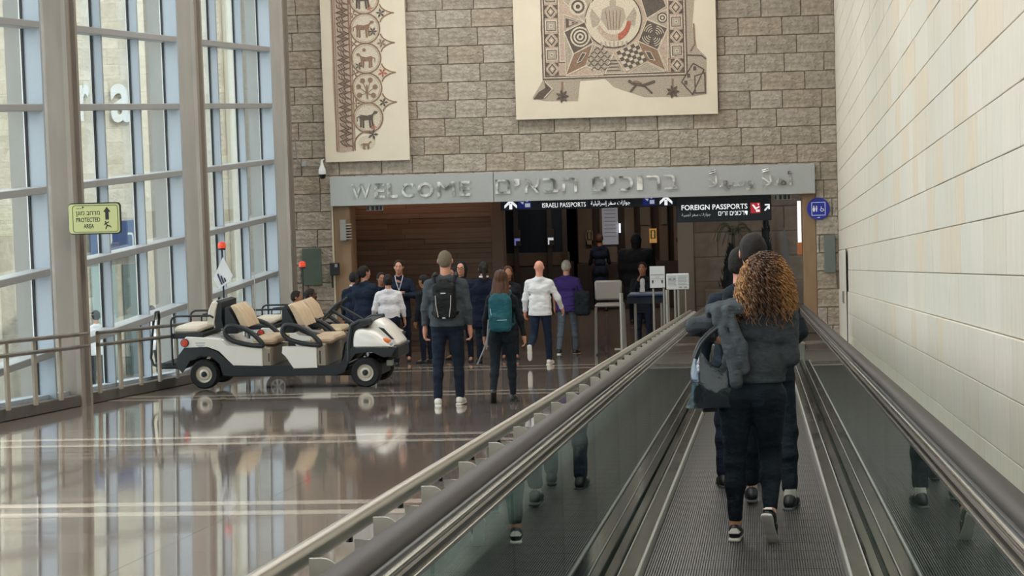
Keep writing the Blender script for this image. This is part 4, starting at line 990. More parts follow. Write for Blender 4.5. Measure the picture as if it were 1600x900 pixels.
# local x runs along the facade, -y faces the hall
MB().box(-22, 12, 0.06, 0.6, 0, 11.5).build('backing', MORTAR, fa)
layout = [(-22, -1.678, 'g'), (-1.678, -0.586, 's'), (-0.586, -0.237, 'c'), (-0.237, 0.371, 's'), (0.371, 0.572, 'c'), (0.572, 1.709, 'g'), (1.709, 3.270, 's'), (3.270, 3.675, 'c'), (3.675, 4.739, 'g'), (4.739, 5.652, 's'), (5.652, 5.868, 'c'), (5.868, 6.963, 'g'), (6.963, 12, 's')]
for a, b, kd in layout:
    if kd == 'c': MB().box(a, b, -0.18, 0.1, 0, 11.5, bev=0.03).build('pilaster', OUTC, fa)
    elif kd == 'g':
        z = 0
        while z < 11.5: MB().box(a+0.02, b-0.02, 0.0, 0.07, z+0.01, z+1.5).build('cladding_sheet', GPANE, fa); z += 1.52
    else:
        z = 0; r_ = 0
        while z < 11.2:
            x = a-(r_ % 2)*0.3; r_ += 1
            if b-a > 3 and z < 3:
                z += 0.34; continue
            while x < b:
                x0, x1 = max(a, x), min(b, x+0.62)
                if x1-x0 > 0.06 and 2.6 < z < 8.5 and b < 11: q = stone_mesh(x1-x0, 0.34, 0.04, None); o = q.build('stone_block', random.choice(OUTST), fa, fix=False); o.location = (x0, 0.06, z)
                x += 0.62
            z += 0.34
MB().box(-22, 12, 0.02, 0.07, 0, 11.5).build('stone_face', OUTST[0], fa)
LW = mat('white_channel_letter', '#b9bcbc', 0.5)
for ch_, a, b, z0, z1 in (('a', 2.656, 3.162, 1.59+4.3, 2.42+4.3), ('r', 1.888, 2.142, 1.65+4.3, 2.42+4.3)):
    o = text('letter', ch_, (a, b, z0-0.02, z1), -0.04, LW, None, 0.03, bold=0.02); o.parent = fa
    if ch_ == 'a': tag(o, None, None)
ns = empty('street_sign', (-16.0, 49.0, -4.3), math.radians(45), 'navy sign band with white Hebrew letters seen outside through the glass', 'sign')
MB().box(1.977, 3.472, -0.16, -0.06, 2.95, 3.72, bev=0.01).build('sign_band', mat('outdoor_navy', '#33456a', 0.5), ns)
for s_, a, b in (('ני', 2.172, 2.489), ('רו', 2.885, 3.100), ('ה', 3.208, 3.394)): text('lettering', s_, (a, b, 3.10, 3.45), -0.16, LW, ns, 0.01)
MB().box(2.793, 3.285, -0.05, 0.0, 0.3, 2.75).build('doorway', mat('grey_doorway', '#5d6764', 0.35), fa)
MB().box(2.007, 2.610, -0.05, 0.0, 0.3, 2.75).build('doorway', mat('grey_green_glazing', '#8a9a97', 0.25), fa)
# ---------------------------------------------------------------- golf carts
CW = mat('cart_white', '#e4e1da', 0.25, 0, 0.5, coat=0.4); CB = mat('cart_black', '#1c2226', 0.5); TAN = mat('tan_vinyl', '#c9b294', 0.5, noise=0.05, nscale=10); TYRE = mat('tyre', '#17191b', 0.75); RIM = mat('cream_rim', '#cfc9ba', 0.35, 0.3); ALY = mat('alloy_spokes', '#b9bcbd', 0.3, 0.8); ORG = mat('orange_lens', '#d9702e', 0.3); REDL = mat('red_lens', '#c8402c', 0.3); GP = mat('seat_box_grey', '#8f8678', 0.5)
def wheel(t, x, y, side, kind):
    w = empty_part = bpy.data.objects.new('wheel', None); COL.objects.link(w); w.parent = t; w.location = (x, y, 0.22); w.empty_display_size = 0.1
    s = side
    q = MB(); q.lathe([(0.12, -0.08), (0.19, -0.09), (0.215, -0.06), (0.22, 0), (0.215, 0.06), (0.19, 0.09), (0.12, 0.08)], (0, 0, 0), 'y', 32); q.build('tyre', TYRE, w, True)
    if kind == 'steel': q = MB(); q.lathe([(0.125, s*0.085), (0.118, s*0.05), (0.085, s*0.045), (0.075, s*0.075), (0.045, s*0.08), (0.042, s*0.05), (0.0001, s*0.05)], (0, 0, 0), 'y', 28); q.build('rim', RIM, w, True); q = MB(); q.lathe([(0.035, s*0.05), (0.033, s*0.10), (0.0001, s*0.105)], (0, 0, 0), 'y', 16); q.build('hub', CB, w, True)
    else:
        q = MB(); q.lathe([(0.125, s*0.085), (0.115, s*0.06), (0.112, s*0.02), (0.0001, s*0.02)], (0, 0, 0), 'y', 28); q.build('rim', CB, w, True)
        q = MB(); q.lathe([(0.127, s*0.088), (0.112, s*0.088), (0.112, s*0.07)], (0, 0, 0), 'y', 28)
        for k in range(7):
            a = 2*PI*k/7; c, d = math.cos(a), math.sin(a); n_ = (-d, c)
            q.add([(c*0.02+n_[0]*0.012, s*0.09, d*0.02+n_[1]*0.012), (c*0.02-n_[0]*0.012, s*0.09, d*0.02-n_[1]*0.012), (c*0.115-n_[0]*0.02, s*0.08, d*0.115-n_[1]*0.02), (c*0.115+n_[0]*0.02, s*0.08, d*0.115+n_[1]*0.02)], [(0, 1, 2, 3)])
        q.lathe([(0.03, s*0.07), (0.03, s*0.1), (0.0001, s*0.1)], (0, 0, 0), 'y', 12); q.build('spokes', ALY, w, fix=False)
def seat(t, x, y0, y1, facing=1, zc=0.66, grooves=3, mat_=None, h=0.36, zb=0.90):
    m = mat_ or TAN
    q = MB()
    a, b = (x, x+0.36) if facing > 0 else (x-0.40, x)
    q.box(a, b, y0, y1, zc, zc+0.11, bev=0.04); q.build('seat', m, t, True)
    n = grooves; w = (y1-y0)/n
    for k in range(n):
        P = []
        xb = x-0.16 if facing > 0 else x+0.10
        d = -0.16 if facing > 0 else 0.08
        pr = [(xb, zb), (xb+0.11, zb), (xb+0.11+d*0.5, zb+h*0.6), (xb+0.10+d, zb+h-0.03), (xb+0.06+d, zb+h), (xb+0.01+d, zb+h-0.02), (xb-0.01+d*0.5, zb+h*0.6)]
        w2 = w*0.78 if facing > 0 else w
        q = MB(); q.prism(pr, y0+w2*k+0.004, y0+w2*(k+1)-0.004, 'xz', bev=0.018); q.build('backrest', m, t, True)
def cart(loc, rz, label, long=True, kind='steel', sc=1.0):
    t = empty('golf_cart', (loc[0], loc[1], ground(loc[1])), rz, label, 'golf cart', 'parked golf carts', sc)
    WB = 2.42 if long else 1.56; W_ = 1.0; D = WB-2.42
    for x in (0, WB):
        wheel(t, x, 0.09, -1, kind); wheel(t, x, W_-0.09, 1, kind)
    q = MB(); q.box(-0.15, WB+0.2, 0.2, 0.8, 0.16, 0.30, bev=0.02); q.tube([(0, 0.1, 0.22), (0, 0.9, 0.22)], 0.03, 8); q.tube([(WB, 0.1, 0.22), (WB, 0.9, 0.22)], 0.03, 8); q.build('chassis', CB, t)
    # sill and fenders, black plastic
    sill = [(0.30, 0.20), (0.42, 0.19), (WB-0.42, 0.19), (WB-0.30, 0.24), (WB-0.25, 0.36), (WB-0.13, 0.50), (WB+0.10, 0.52), (WB+0.28, 0.44), (WB+0.40, 0.46), (WB+0.46, 0.58), (WB+0.34, 0.60), (WB-0.15, 0.60), (WB-0.24, 0.56), (WB-0.36, 0.36), (WB-0.50, 0.335), (0.45, 0.345), (0.36, 0.42), (0.22, 0.55), (0.05, 0.62), (-0.28, 0.62), (-0.38, 0.50), (-0.42, 0.35), (-0.33, 0.25), (-0.27, 0.33), (-0.20, 0.43), (-0.05, 0.50), (0.12, 0.48), (0.24, 0.38)]
    for a, b, nm in ((0.0, 0.05, 'side_cladding'), (W_-0.05, W_, 'side_cladding')): q = MB(); q.prism(sill, a, b, 'xz'); q.build(nm, CB, t)
    q = MB(); q.prism([(-0.28, 0.62), (-0.38, 0.50), (-0.20, 0.44), (0.0, 0.505), (0.16, 0.48), (0.3, 0.35), (0.42, 0.36), (0.22, 0.56), (0.05, 0.62)], 0.05, W_-0.05, 'xz'); q.build('wheel_arch', CB, t); q = MB(); q.prism([(WB-0.24, 0.56), (WB-0.30, 0.35), (WB-0.13, 0.50), (WB+0.10, 0.52), (WB+0.40, 0.46), (WB+0.46, 0.58), (WB+0.34, 0.60), (WB-0.15, 0.60)], 0.05, W_-0.05, 'xz'); q.build('wheel_arch', CB, t)
    MB().box(0.3, WB-0.3, 0.04, W_-0.04, 0.24, 0.33, bev=0.01).build('floor_pan', CB, t)
    # white rear body
    body = [(-0.27, 0.62), (-0.28, 0.745), (-0.25, 0.775), (0.27, 0.745), (0.38, 0.645), (0.78, 0.615), (0.90, 0.615), (0.90, 0.335), (0.46, 0.345), (0.37, 0.43), (0.24, 0.56), (0.06, 0.63)]
    q = MB(); q.prism(body, -0.012, W_+0.012, 'xz', bev=0.012); q.build('rear_body', CW, t, True)
    q = MB(); q.prism([(0.90, 0.335), (0.90, 0.62), (0.96, 0.60), (1.02, 0.59), (1.02, 0.335)], 0.0, W_, 'xz', bev=0.012); q.build('seat_end', GP, t, True)
    MB().box(0.985, 1.0, -0.004, 0.004, 0.40, 0.52).build('slot', CB, t)
    q = MB(); q.lathe([(0.0001, -0.03), (0.05, -0.028), (0.058, 0.0)], (-0.265, -0.01, 0.69), 'y', 18); q.build('tail_lamp', REDL, t, True); q = MB(); q.lathe([(0.05, -0.016), (0.062, -0.016), (0.062, 0.0)], (-0.265, -0.012, 0.69), 'y', 18); q.build('lamp_bezel', CB, t)
    q = MB()
    for zz, w_ in ((0.685, 0.15), (0.655, 0.13), (0.63, 0.07)): q.box(-0.06-w_/2+0.03, -0.06+w_/2+0.03, -0.0135, -0.012, zz-0.006, zz+0.004)
    q.build('side_lettering', mat('grey_print', '#7f8490', 0.7), t)
    # rear-facing seat, footrest and rails
    seat(t, -0.06, 0.10, W_-0.10, -1, 0.815, 2, mat('cream_vinyl', '#d9cfbd', 0.5), 0.36 if long else 0.2, 0.93)
    MB().box(-0.50, 0.0, 0.05, W_-0.05, 0.745, 0.82, bev=0.01).build('seat_base', CB, t)
    q = MB(); q.prism([(0.16, 0.88), (0.29, 0.88), (0.27, 1.0), (0.28, 1.27 if long else 1.1), (0.20, 1.29 if long else 1.12), (0.14, 1.26 if long else 1.1)], 0.12, W_-0.12, 'xz', bev=0.02); q.build('seat_shell', CB, t, True)
    MB().box(-0.68, -0.28, 0.06, W_-0.06, 0.30, 0.385, bev=0.02).build('footrest', CB, t)
    q = MB(); q.tube([(-0.66, 0.12, 0.31), (-0.80, 0.12, 0.36), (-0.835, 0.12, 0.46), (-0.80, 0.12, 0.8), (-0.765, 0.12, 1.05), (-0.75, 0.17, 1.13), (-0.745, 0.28, 1.13), (-0.755, 0.34, 1.05), (-0.79, 0.34, 0.8), (-0.825, 0.34, 0.46), (-0.79, 0.34, 0.36), (-0.66, 0.34, 0.31)], 0.019, 10); q.build('rear_bar', CB, t, True)
    for y in (0.03, W_-0.03):
        q = MB(); q.tube([(-0.475, y, 0.36), (-0.475, y, 0.96)]+curve_pts([(-0.475, y, 1.0), (-0.455, y, 1.05), (-0.40, y, 1.078)], 4)+[(0.12, y, 1.08), (0.17, y, 1.05)], 0.016, 10); q.build('side_rail', CB, t, True)
        q = MB(); q.tube([(-0.31, y+0.01, 0.82), (-0.31, y+0.01, 0.97), (-0.28, y, 1.02), (-0.20, y, 1.03), (0.1, y, 1.03)], 0.013, 8); q.build('arm_rail', CB, t, True) if y > 0.5 else None
    rows = (0.72, 1.585) if long else (0.72,)
    for r_, x in enumerate(rows):
        seat(t, x, 0.10, W_-0.10, 1, 0.635, 4, TAN, 0.33, 0.90)
        q = MB(); q.prism([(x-0.42, 0.80), (x-0.24, 0.80), (x-0.20, 0.92), (x-0.36, 1.20), (x-0.41, 1.18)], 0.13, W_-0.31, 'xz', bev=0.015); q.build('seat_shell', CB, t, True)
        for y in (-0.01, W_+0.01):
            q = MB(); q.tube(curve_pts([(x-0.33, y, 0.92), (x-0.20, y, 0.92), (x-0.03, y, 0.86), (x+0.10, y, 0.76), (x+0.19, y, 0.64), (x+0.04, y, 0.64), (x-0.12, y, 0.67), (x-0.28, y, 0.72), (x-0.37, y, 0.82)], 4, True), 0.036, 8, closed=True); q.build('arm_guard', CB, t, True)
    if long:
        bx = [(1.20, 0.615), (1.715, 0.62), (1.715, 0.30), (1.36, 0.29), (1.30, 0.38), (1.24, 0.47), (1.19, 0.52)]
        for a, b in ((-0.012, 0.06), (W_-0.06, W_+0.012)): q = MB(); q.prism(bx, a, b, 'xz', bev=0.012); q.build('seat_box', CW, t, True)
        MB().box(1.52, 1.72, 0.06, W_-0.06, 0.29, 0.62).build('seat_box_core', GP, t)
        q = MB(); q.prism([(1.72, 0.30), (1.72, 0.66), (1.84, 0.64), (1.84, 0.33)], 0.0, W_, 'xz', bev=0.012); q.build('seat_end', GP, t, True)
        MB().box(1.75, 1.768, -0.004, 0.004, 0.36, 0.55).build('slot', CB, t)
    # front cowl
    cw = [(WB-0.17, 0.59), (WB-0.16, 0.72), (WB-0.12, 0.86), (WB-0.02, 0.87), (WB+0.10, 0.955), (WB+0.18, 0.96), (WB+0.30, 0.87), (WB+0.38, 0.76), (WB+0.44, 0.63), (WB+0.42, 0.60), (WB+0.34, 0.575)]
    hk = 1.0 if long else 0.5
    def Z(v): return 0.60+(v-0.60)*hk
    def loft(prof, ys, ins, nm):
        P_ = [tuple(v) for v in curve_pts([(a, 0, b) for a, b in prof], 4)]; P_ = [(v[0], v[2]) for v in P_]; vs = []; n_ = len(P_); cx_ = sum(p[0] for p in P_)/n_
        for y_, k_ in zip(ys, ins): vs += [(cx_+(a-cx_)*(1-k_*0.5), y_, 0.585+(max(b, 0.585)-0.585)*(1-k_)) for a, b in P_]
        q_ = MB(); q_.add(vs, [(i*n_+j, i*n_+j+1, (i+1)*n_+j+1, (i+1)*n_+j) for i in range(len(ys)-1) for j in range(n_-1)]+[tuple(range(n_)), tuple((len(ys)-1)*n_+j for j in range(n_))[::-1]]); o_ = q_.build(nm, CW, t, True); return o_
    loft([(WB-0.18, 0.585), (WB-0.175, Z(0.72)), (WB-0.13, Z(0.845)), (WB+0.0, Z(0.855)), (WB+0.16, Z(0.80)), (WB+0.30, Z(0.70)), (WB+0.40, 0.60), (WB+0.40, 0.585)], (0.0, 0.02, 0.07, 0.2, 0.5, 0.8, 0.93, 0.98, 1.0), (0.30, 0.12, 0.02, 0, 0, 0, 0.02, 0.12, 0.30), 'front_cowl')
    loft([(WB-0.04, 0.62), (WB+0.0, Z(0.88)), (WB+0.10, Z(0.955)), (WB+0.19, Z(0.955)), (WB+0.33, Z(0.84)), (WB+0.43, Z(0.70)), (WB+0.475, 0.63), (WB+0.46, 0.59)], (0.20, 0.23, 0.30, 0.5, 0.70, 0.77, 0.80), (0.32, 0.12, 0.02, 0, 0.02, 0.12, 0.32), 'hood')
    q = MB(); q.prism([(WB+0.17, Z(0.86)), (WB+0.25, Z(0.84)), (WB+0.40, Z(0.68)), (WB+0.36, Z(0.68))], 0.196, 0.235, 'xz'); q.build('cowl_vent', CB, t)
    q = MB(); q.tube([(WB-0.24, 0.02, 0.40), (WB-0.23, 0.03, 0.70), (WB-0.19, 0.05, Z(0.90)), (WB-0.08, 0.08, Z(0.955)), (WB+0.10, 0.12, Z(0.965))], 0.035, 8); q.tube([(WB-0.24, W_-0.02, 0.40), (WB-0.23, W_-0.03, 0.70), (WB-0.19, W_-0.05, Z(0.90)), (WB-0.08, W_-0.08, Z(0.955)), (WB+0.10, W_-0.12, Z(0.965))], 0.035, 8); q.prism([(WB-0.23, Z(0.70)), (WB-0.20, Z(0.90)), (WB-0.08, Z(0.96)), (WB+0.09, Z(0.965)), (WB+0.06, Z(0.90)), (WB-0.1, Z(0.85)), (WB-0.16, 0.6)], 0.05, W_-0.05, 'xz'); q.build('dashboard', CB, t, True)
    V_, F_ = sdf_mesh([ell((WB+0.31, 0.045, 0.67), (0.085, 0.03, 0.045))], 0.008, 0.01); np_mesh('head_lamp', V_, F_, ORG, t)
    V_, F_ = sdf_mesh([ell((WB+0.37, 0.055, 0.645), (0.05, 0.03, 0.04))], 0.008, 0.01); np_mesh('head_lamp', V_, F_, mat('clear_lens', '#c9cdd0', 0.2), t)
    MB().box(WB+0.30, WB+0.47, 0.12, W_-0.12, 0.40, 0.60, bev=0.03).build('bumper', CB, t)
    q = MB(); q.box(WB+0.28, WB+0.36, 0.18, 0.30, 0.30, 0.38); q.build('tow_bracket', mat('dull_bracket', '#8e8e88', 0.5), t)
    # steering
    sx, sy, sz = WB-0.54, 0.32, 1.10; M = Matrix.Rotation(math.radians(-46), 4, 'Y'); ring_ = [Vector((0.185*math.cos(a), 0.185*math.sin(a), 0)) for a in np.linspace(0, 2*PI, 25)[:-1]]
    q = MB(); q.tube([tuple((M @ p)+Vector((sx, sy, sz))) for p in ring_], 0.016, 8, closed=True)
    for a in (0.3, 2.4, 4.5): q.tube([(sx, sy, sz), tuple((M @ Vector((0.18*math.cos(a), 0.18*math.sin(a), 0)))+Vector((sx, sy, sz)))], 0.013, 6)
    q.lathe([(0.0001, 0.0), (0.05, 0.0), (0.05, 0.03), (0.0001, 0.03)], (0, 0, 0), 'z', 12) if False else None
    q.build('steering_wheel', CB, t, True); MB().tube([(sx, sy, sz), (WB-0.14, sy, 0.86)], 0.024, 8).build('steering_column', CB, t, True)
    MB().tube([(WB-0.42, sy, 0.33), (WB-0.36, sy, 0.62), (WB-0.2, sy, 0.8)], 0.014, 6).build('pedal_lever', CB, t)
    # beacon mast
    mx_ = 0.16 if long else 0.34; my = 0.62; top_ = 2.0 if long else 1.72
    MB().tube([(mx_, my, 0.9), (mx_, my, top_)], 0.014, 8).build('mast', CB, t, True); MB().tube([(mx_, my, top_), (mx_, my, top_+0.03)], 0.055, 14).build('beacon_base', CB, t)
    q = MB(); q.lathe([(0.06, 0), (0.06, 0.05), (0.045, 0.085), (0.0001, 0.095)], (mx_, my, top_+0.03), 'z', 16); q.build('beacon', mat('red_beacon', '#d8452c', 0.25, emit='#d8452c', estr=0.25), t, True)
    if long:
        s = 0.155; q = MB(); cz = 1.66
        g_ = [(mx_+0.02+a*0.19, my-0.03-0.012*math.sin(a*3), cz+b*0.24) for a, b in ((0, 1), (0.75, -0.15), (0.55, -0.45), (-0.45, -1), (-0.85, -0.3), (0, 0))]
        q.add([(x, y, z) for x, y, z in g_]+[(x, y+0.004, z) for x, y, z in g_], [(0, 5, 1), (1, 5, 2), (2, 5, 3), (3, 5, 4), (4, 5, 0), (6, 7, 11), (7, 8, 11), (8, 9, 11), (9, 10, 11), (10, 6, 11)]); q.build('pennant', mat('white_pennant', '#d9dadd', 0.7), t)
        q = MB()
        for k in range(3): q.add([(mx_-0.08+0.05*k, my-0.036, cz-0.02-0.03*k), (mx_-0.06+0.05*k, my-0.036, cz+0.0-0.03*k), (mx_+0.0+0.03*k, my-0.036, cz-0.16+0.02*k), (mx_-0.02+0.03*k, my-0.036, cz-0.175+0.02*k)], [(0, 1, 2, 3)])
        q.build('pennant_mark', mat('navy_print', '#39405c', 0.7), t)
        MB().tube([(mx_+0.42, my+0.2, 0.9), (mx_+0.42, my+0.2, 1.62)], 0.007, 5).build('aerial', mat('pale_rod', '#b9bdbd', 0.4), t)
    return t
cart((-8.13, 33.75), math.radians(-4), 'long white six-seat golf cart nearest the camera, with red beacon and white pennant')
cart((-8.10, 38.9), math.radians(-2), 'shorter white golf cart parked behind the nearer one', False, 'alloy')
# ---------------------------------------------------------------- people
SKIN = mat('skin', '#c08a72', 0.5, 0, 0.4, noise=0.05, nscale=12)
SKIN2 = mat('skin_tan', '#9a6a50', 0.5, 0, 0.4)
SKIN3 = mat('skin_deep', '#553628', 0.5, 0, 0.4)
SKINR = mat('skin_ruddy', '#cf907c', 0.5, 0, 0.4)
EYE = mat('eye_white', '#e6e0da', 0.3); IRIS = mat('iris', '#1d1410', 0.3); LIP = mat('lip', '#8f4a40', 0.5)
def cloth(name, col, **k):
    k['bscale'] = 13; k.setdefault('bump', 0.7); k.setdefault('bstretch', (1, 1, 1.9)); k.setdefault('bdist', 0.025); return mat(name, col, k.pop('rough', 0.85), 0, 0.2, noise=k.pop('noise', 0.10), nscale=k.pop('nscale', 7), **k)
def nv(v): v = np.array(v, float); return v/np.linalg.norm(v)

def skeleton(pose):
    J = {}; L = pose.get('lean', 0.0)
    def Tp(x, y, z):          # torso lean about the hips (forward positive)
        dz = z-0.92; return V3(x+pose.get('side', 0)*dz, y+math.sin(L)*dz, 0.92+math.cos(L)*dz)
    w = pose.get('w', 1.0); fem = pose.get('fem', 0)
    J['T'] = Tp; sw = 0.185*w*(0.9 if fem else 1)
    J['pel'] = V3(0, 0, 0.94); J['chest'] = Tp(0, 0, 1.28); J['neck'] = Tp(0, -0.005, 1.46); J['head'] = Tp(0, 0.02, 1.635)+np.array(pose.get('hd', (0, 0, 0)))
    for s, n in ((-1, 'l'), (1, 'r')):
        hip = V3(s*0.088, 0, 0.90); J['hip'+n] = hip
        a, b, sp = pose.get('leg'+n, (0, 3, 3)); a, b, sp = map(math.radians, (a, b, sp))
        th = nv((s*math.sin(sp), math.sin(a), math.cos(a)*-1)); J['kn'+n] = hip+th*0.42
        sh = nv((s*math.sin(sp)*0.3, math.sin(a-b), -math.cos(a-b))); J['an'+n] = J['kn'+n]+sh*0.41
        fp = math.radians(pose.get('foot'+n, 0)); yaw = math.radians(pose.get('toe'+n, 8))*s
        J['fd'+n] = nv((math.sin(yaw)*math.cos(fp), math.cos(yaw)*math.cos(fp), math.sin(fp)))
        J['sh'+n] = Tp(s*sw, 0, 1.372)
        A = pose.get('arm'+n, (0, 8, 12))
        if isinstance(A, dict): J['el'+n] = np.array(A['e'], float); J['wr'+n] = np.array(A['w'], float); hd = nv(A.get('h', J['wr'+n]-J['el'+n]))
        else:
            sw_, ab, fb = map(math.radians, A[:3])
            up = nv((s*math.sin(ab), math.sin(sw_), -math.cos(sw_))); J['el'+n] = J['sh'+n]+up*0.285
            fo = nv((s*math.sin(ab)*0.4, math.sin(sw_+fb), -math.cos(sw_+fb))); J['wr'+n] = J['el'+n]+fo*0.25; hd = fo
        J['hd'+n] = hd
    return J
def hand_prims(J, n, s, curl=25):
    wr = J['wr'+n]; d = J['hd'+n]; ref = V3(s, 0, 0) if abs(d[0]) < 0.85 else V3(0, 1, 0); out = nv(ref-d*(d@ref)); side = np.cross(d, out)   # palm normal faces the body
    if side[1] < 0: side = -side
    palm = wr+d*0.05; P = [cap(wr, wr+d*0.03, 0.026, 0.026, 1), cap(wr+d*0.02+side*0.018, wr+d*0.085+side*0.026, 0.016, 0.014), cap(wr+d*0.02-side*0.012, wr+d*0.085-side*0.02, 0.016, 0.014), cap(wr+d*0.03, wr+d*0.08, 0.018, 0.016)]
    for i, (o, l) in enumerate(((0.030, 0.066), (0.010, 0.075), (-0.010, 0.070), (-0.029, 0.055))):
        b = wr+d*0.088+side*o; c1 = math.radians(curl); d1 = nv(d*math.cos(c1)-out*math.sin(c1)); c2 = math.radians(curl*2.4); d2 = nv(d*math.cos(c2)-out*math.sin(c2))
        m = b+d1*l*0.55; P += [cap(b, m, 0.0088, 0.008, k=0.006), cap(m, m+d2*l*0.5, 0.008, 0.0068, k=0.006)]
    t0 = wr+d*0.03+side*0.024; t1 = t0+nv(d*0.6+side*0.75-out*0.25)*0.042; P += [cap(t0, t1, 0.012, 0.010, k=0.008), cap(t1, t1+nv(d*0.9+side*0.2-out*0.3)*0.032, 0.0095, 0.008, k=0.006)]
    return P
def head_prims(J, yaw, pitch=0.0, hs=1.0):
    c = J['head']; R = rotm('z', yaw) @ rotm('x', pitch)
    def W(x, y, z): return c+(R @ V3(x, y, z))*hs
    P = [ell(W(0, -0.012, 0.025), V3(0.077, 0.098, 0.095)*hs, R), ell(W(0, 0.025, -0.035), V3(0.060, 0.068, 0.080)*hs, R, k=0.03), ell(W(0, 0.055, -0.085), V3(0.030, 0.026, 0.022)*hs, R, k=0.03),
         cap(W(0, 0.082, 0.012), W(0, 0.102, -0.024), 0.009*hs, 0.014*hs, k=0.012), ell(W(0, 0.083, -0.058), V3(0.024, 0.012, 0.009)*hs, R, k=0.008),
         cap(W(-0.035, 0.078, 0.028), W(0.035, 0.078, 0.028), 0.009*hs, 0.009*hs, k=0.02)]
    for s in (-1, 1):
        P += [ell(W(s*0.030, 0.098, 0.006), V3(0.016, 0.016, 0.011)*hs, R, k=0.01, sub=True) if False else ell(W(s*0.043, 0.060, -0.018), V3(0.020, 0.022, 0.024)*hs, R, k=0.02),
              ell(W(s*0.082, -0.005, 0.0), V3(0.009, 0.020, 0.032)*hs, R @ rotm('z', s*0.35), k=0.006)]
    P += [cap(J['neck']-V3(0, 0, 0.03), W(0, -0.02, -0.06), 0.062, 0.056, k=0.03)]
    return P, W, R

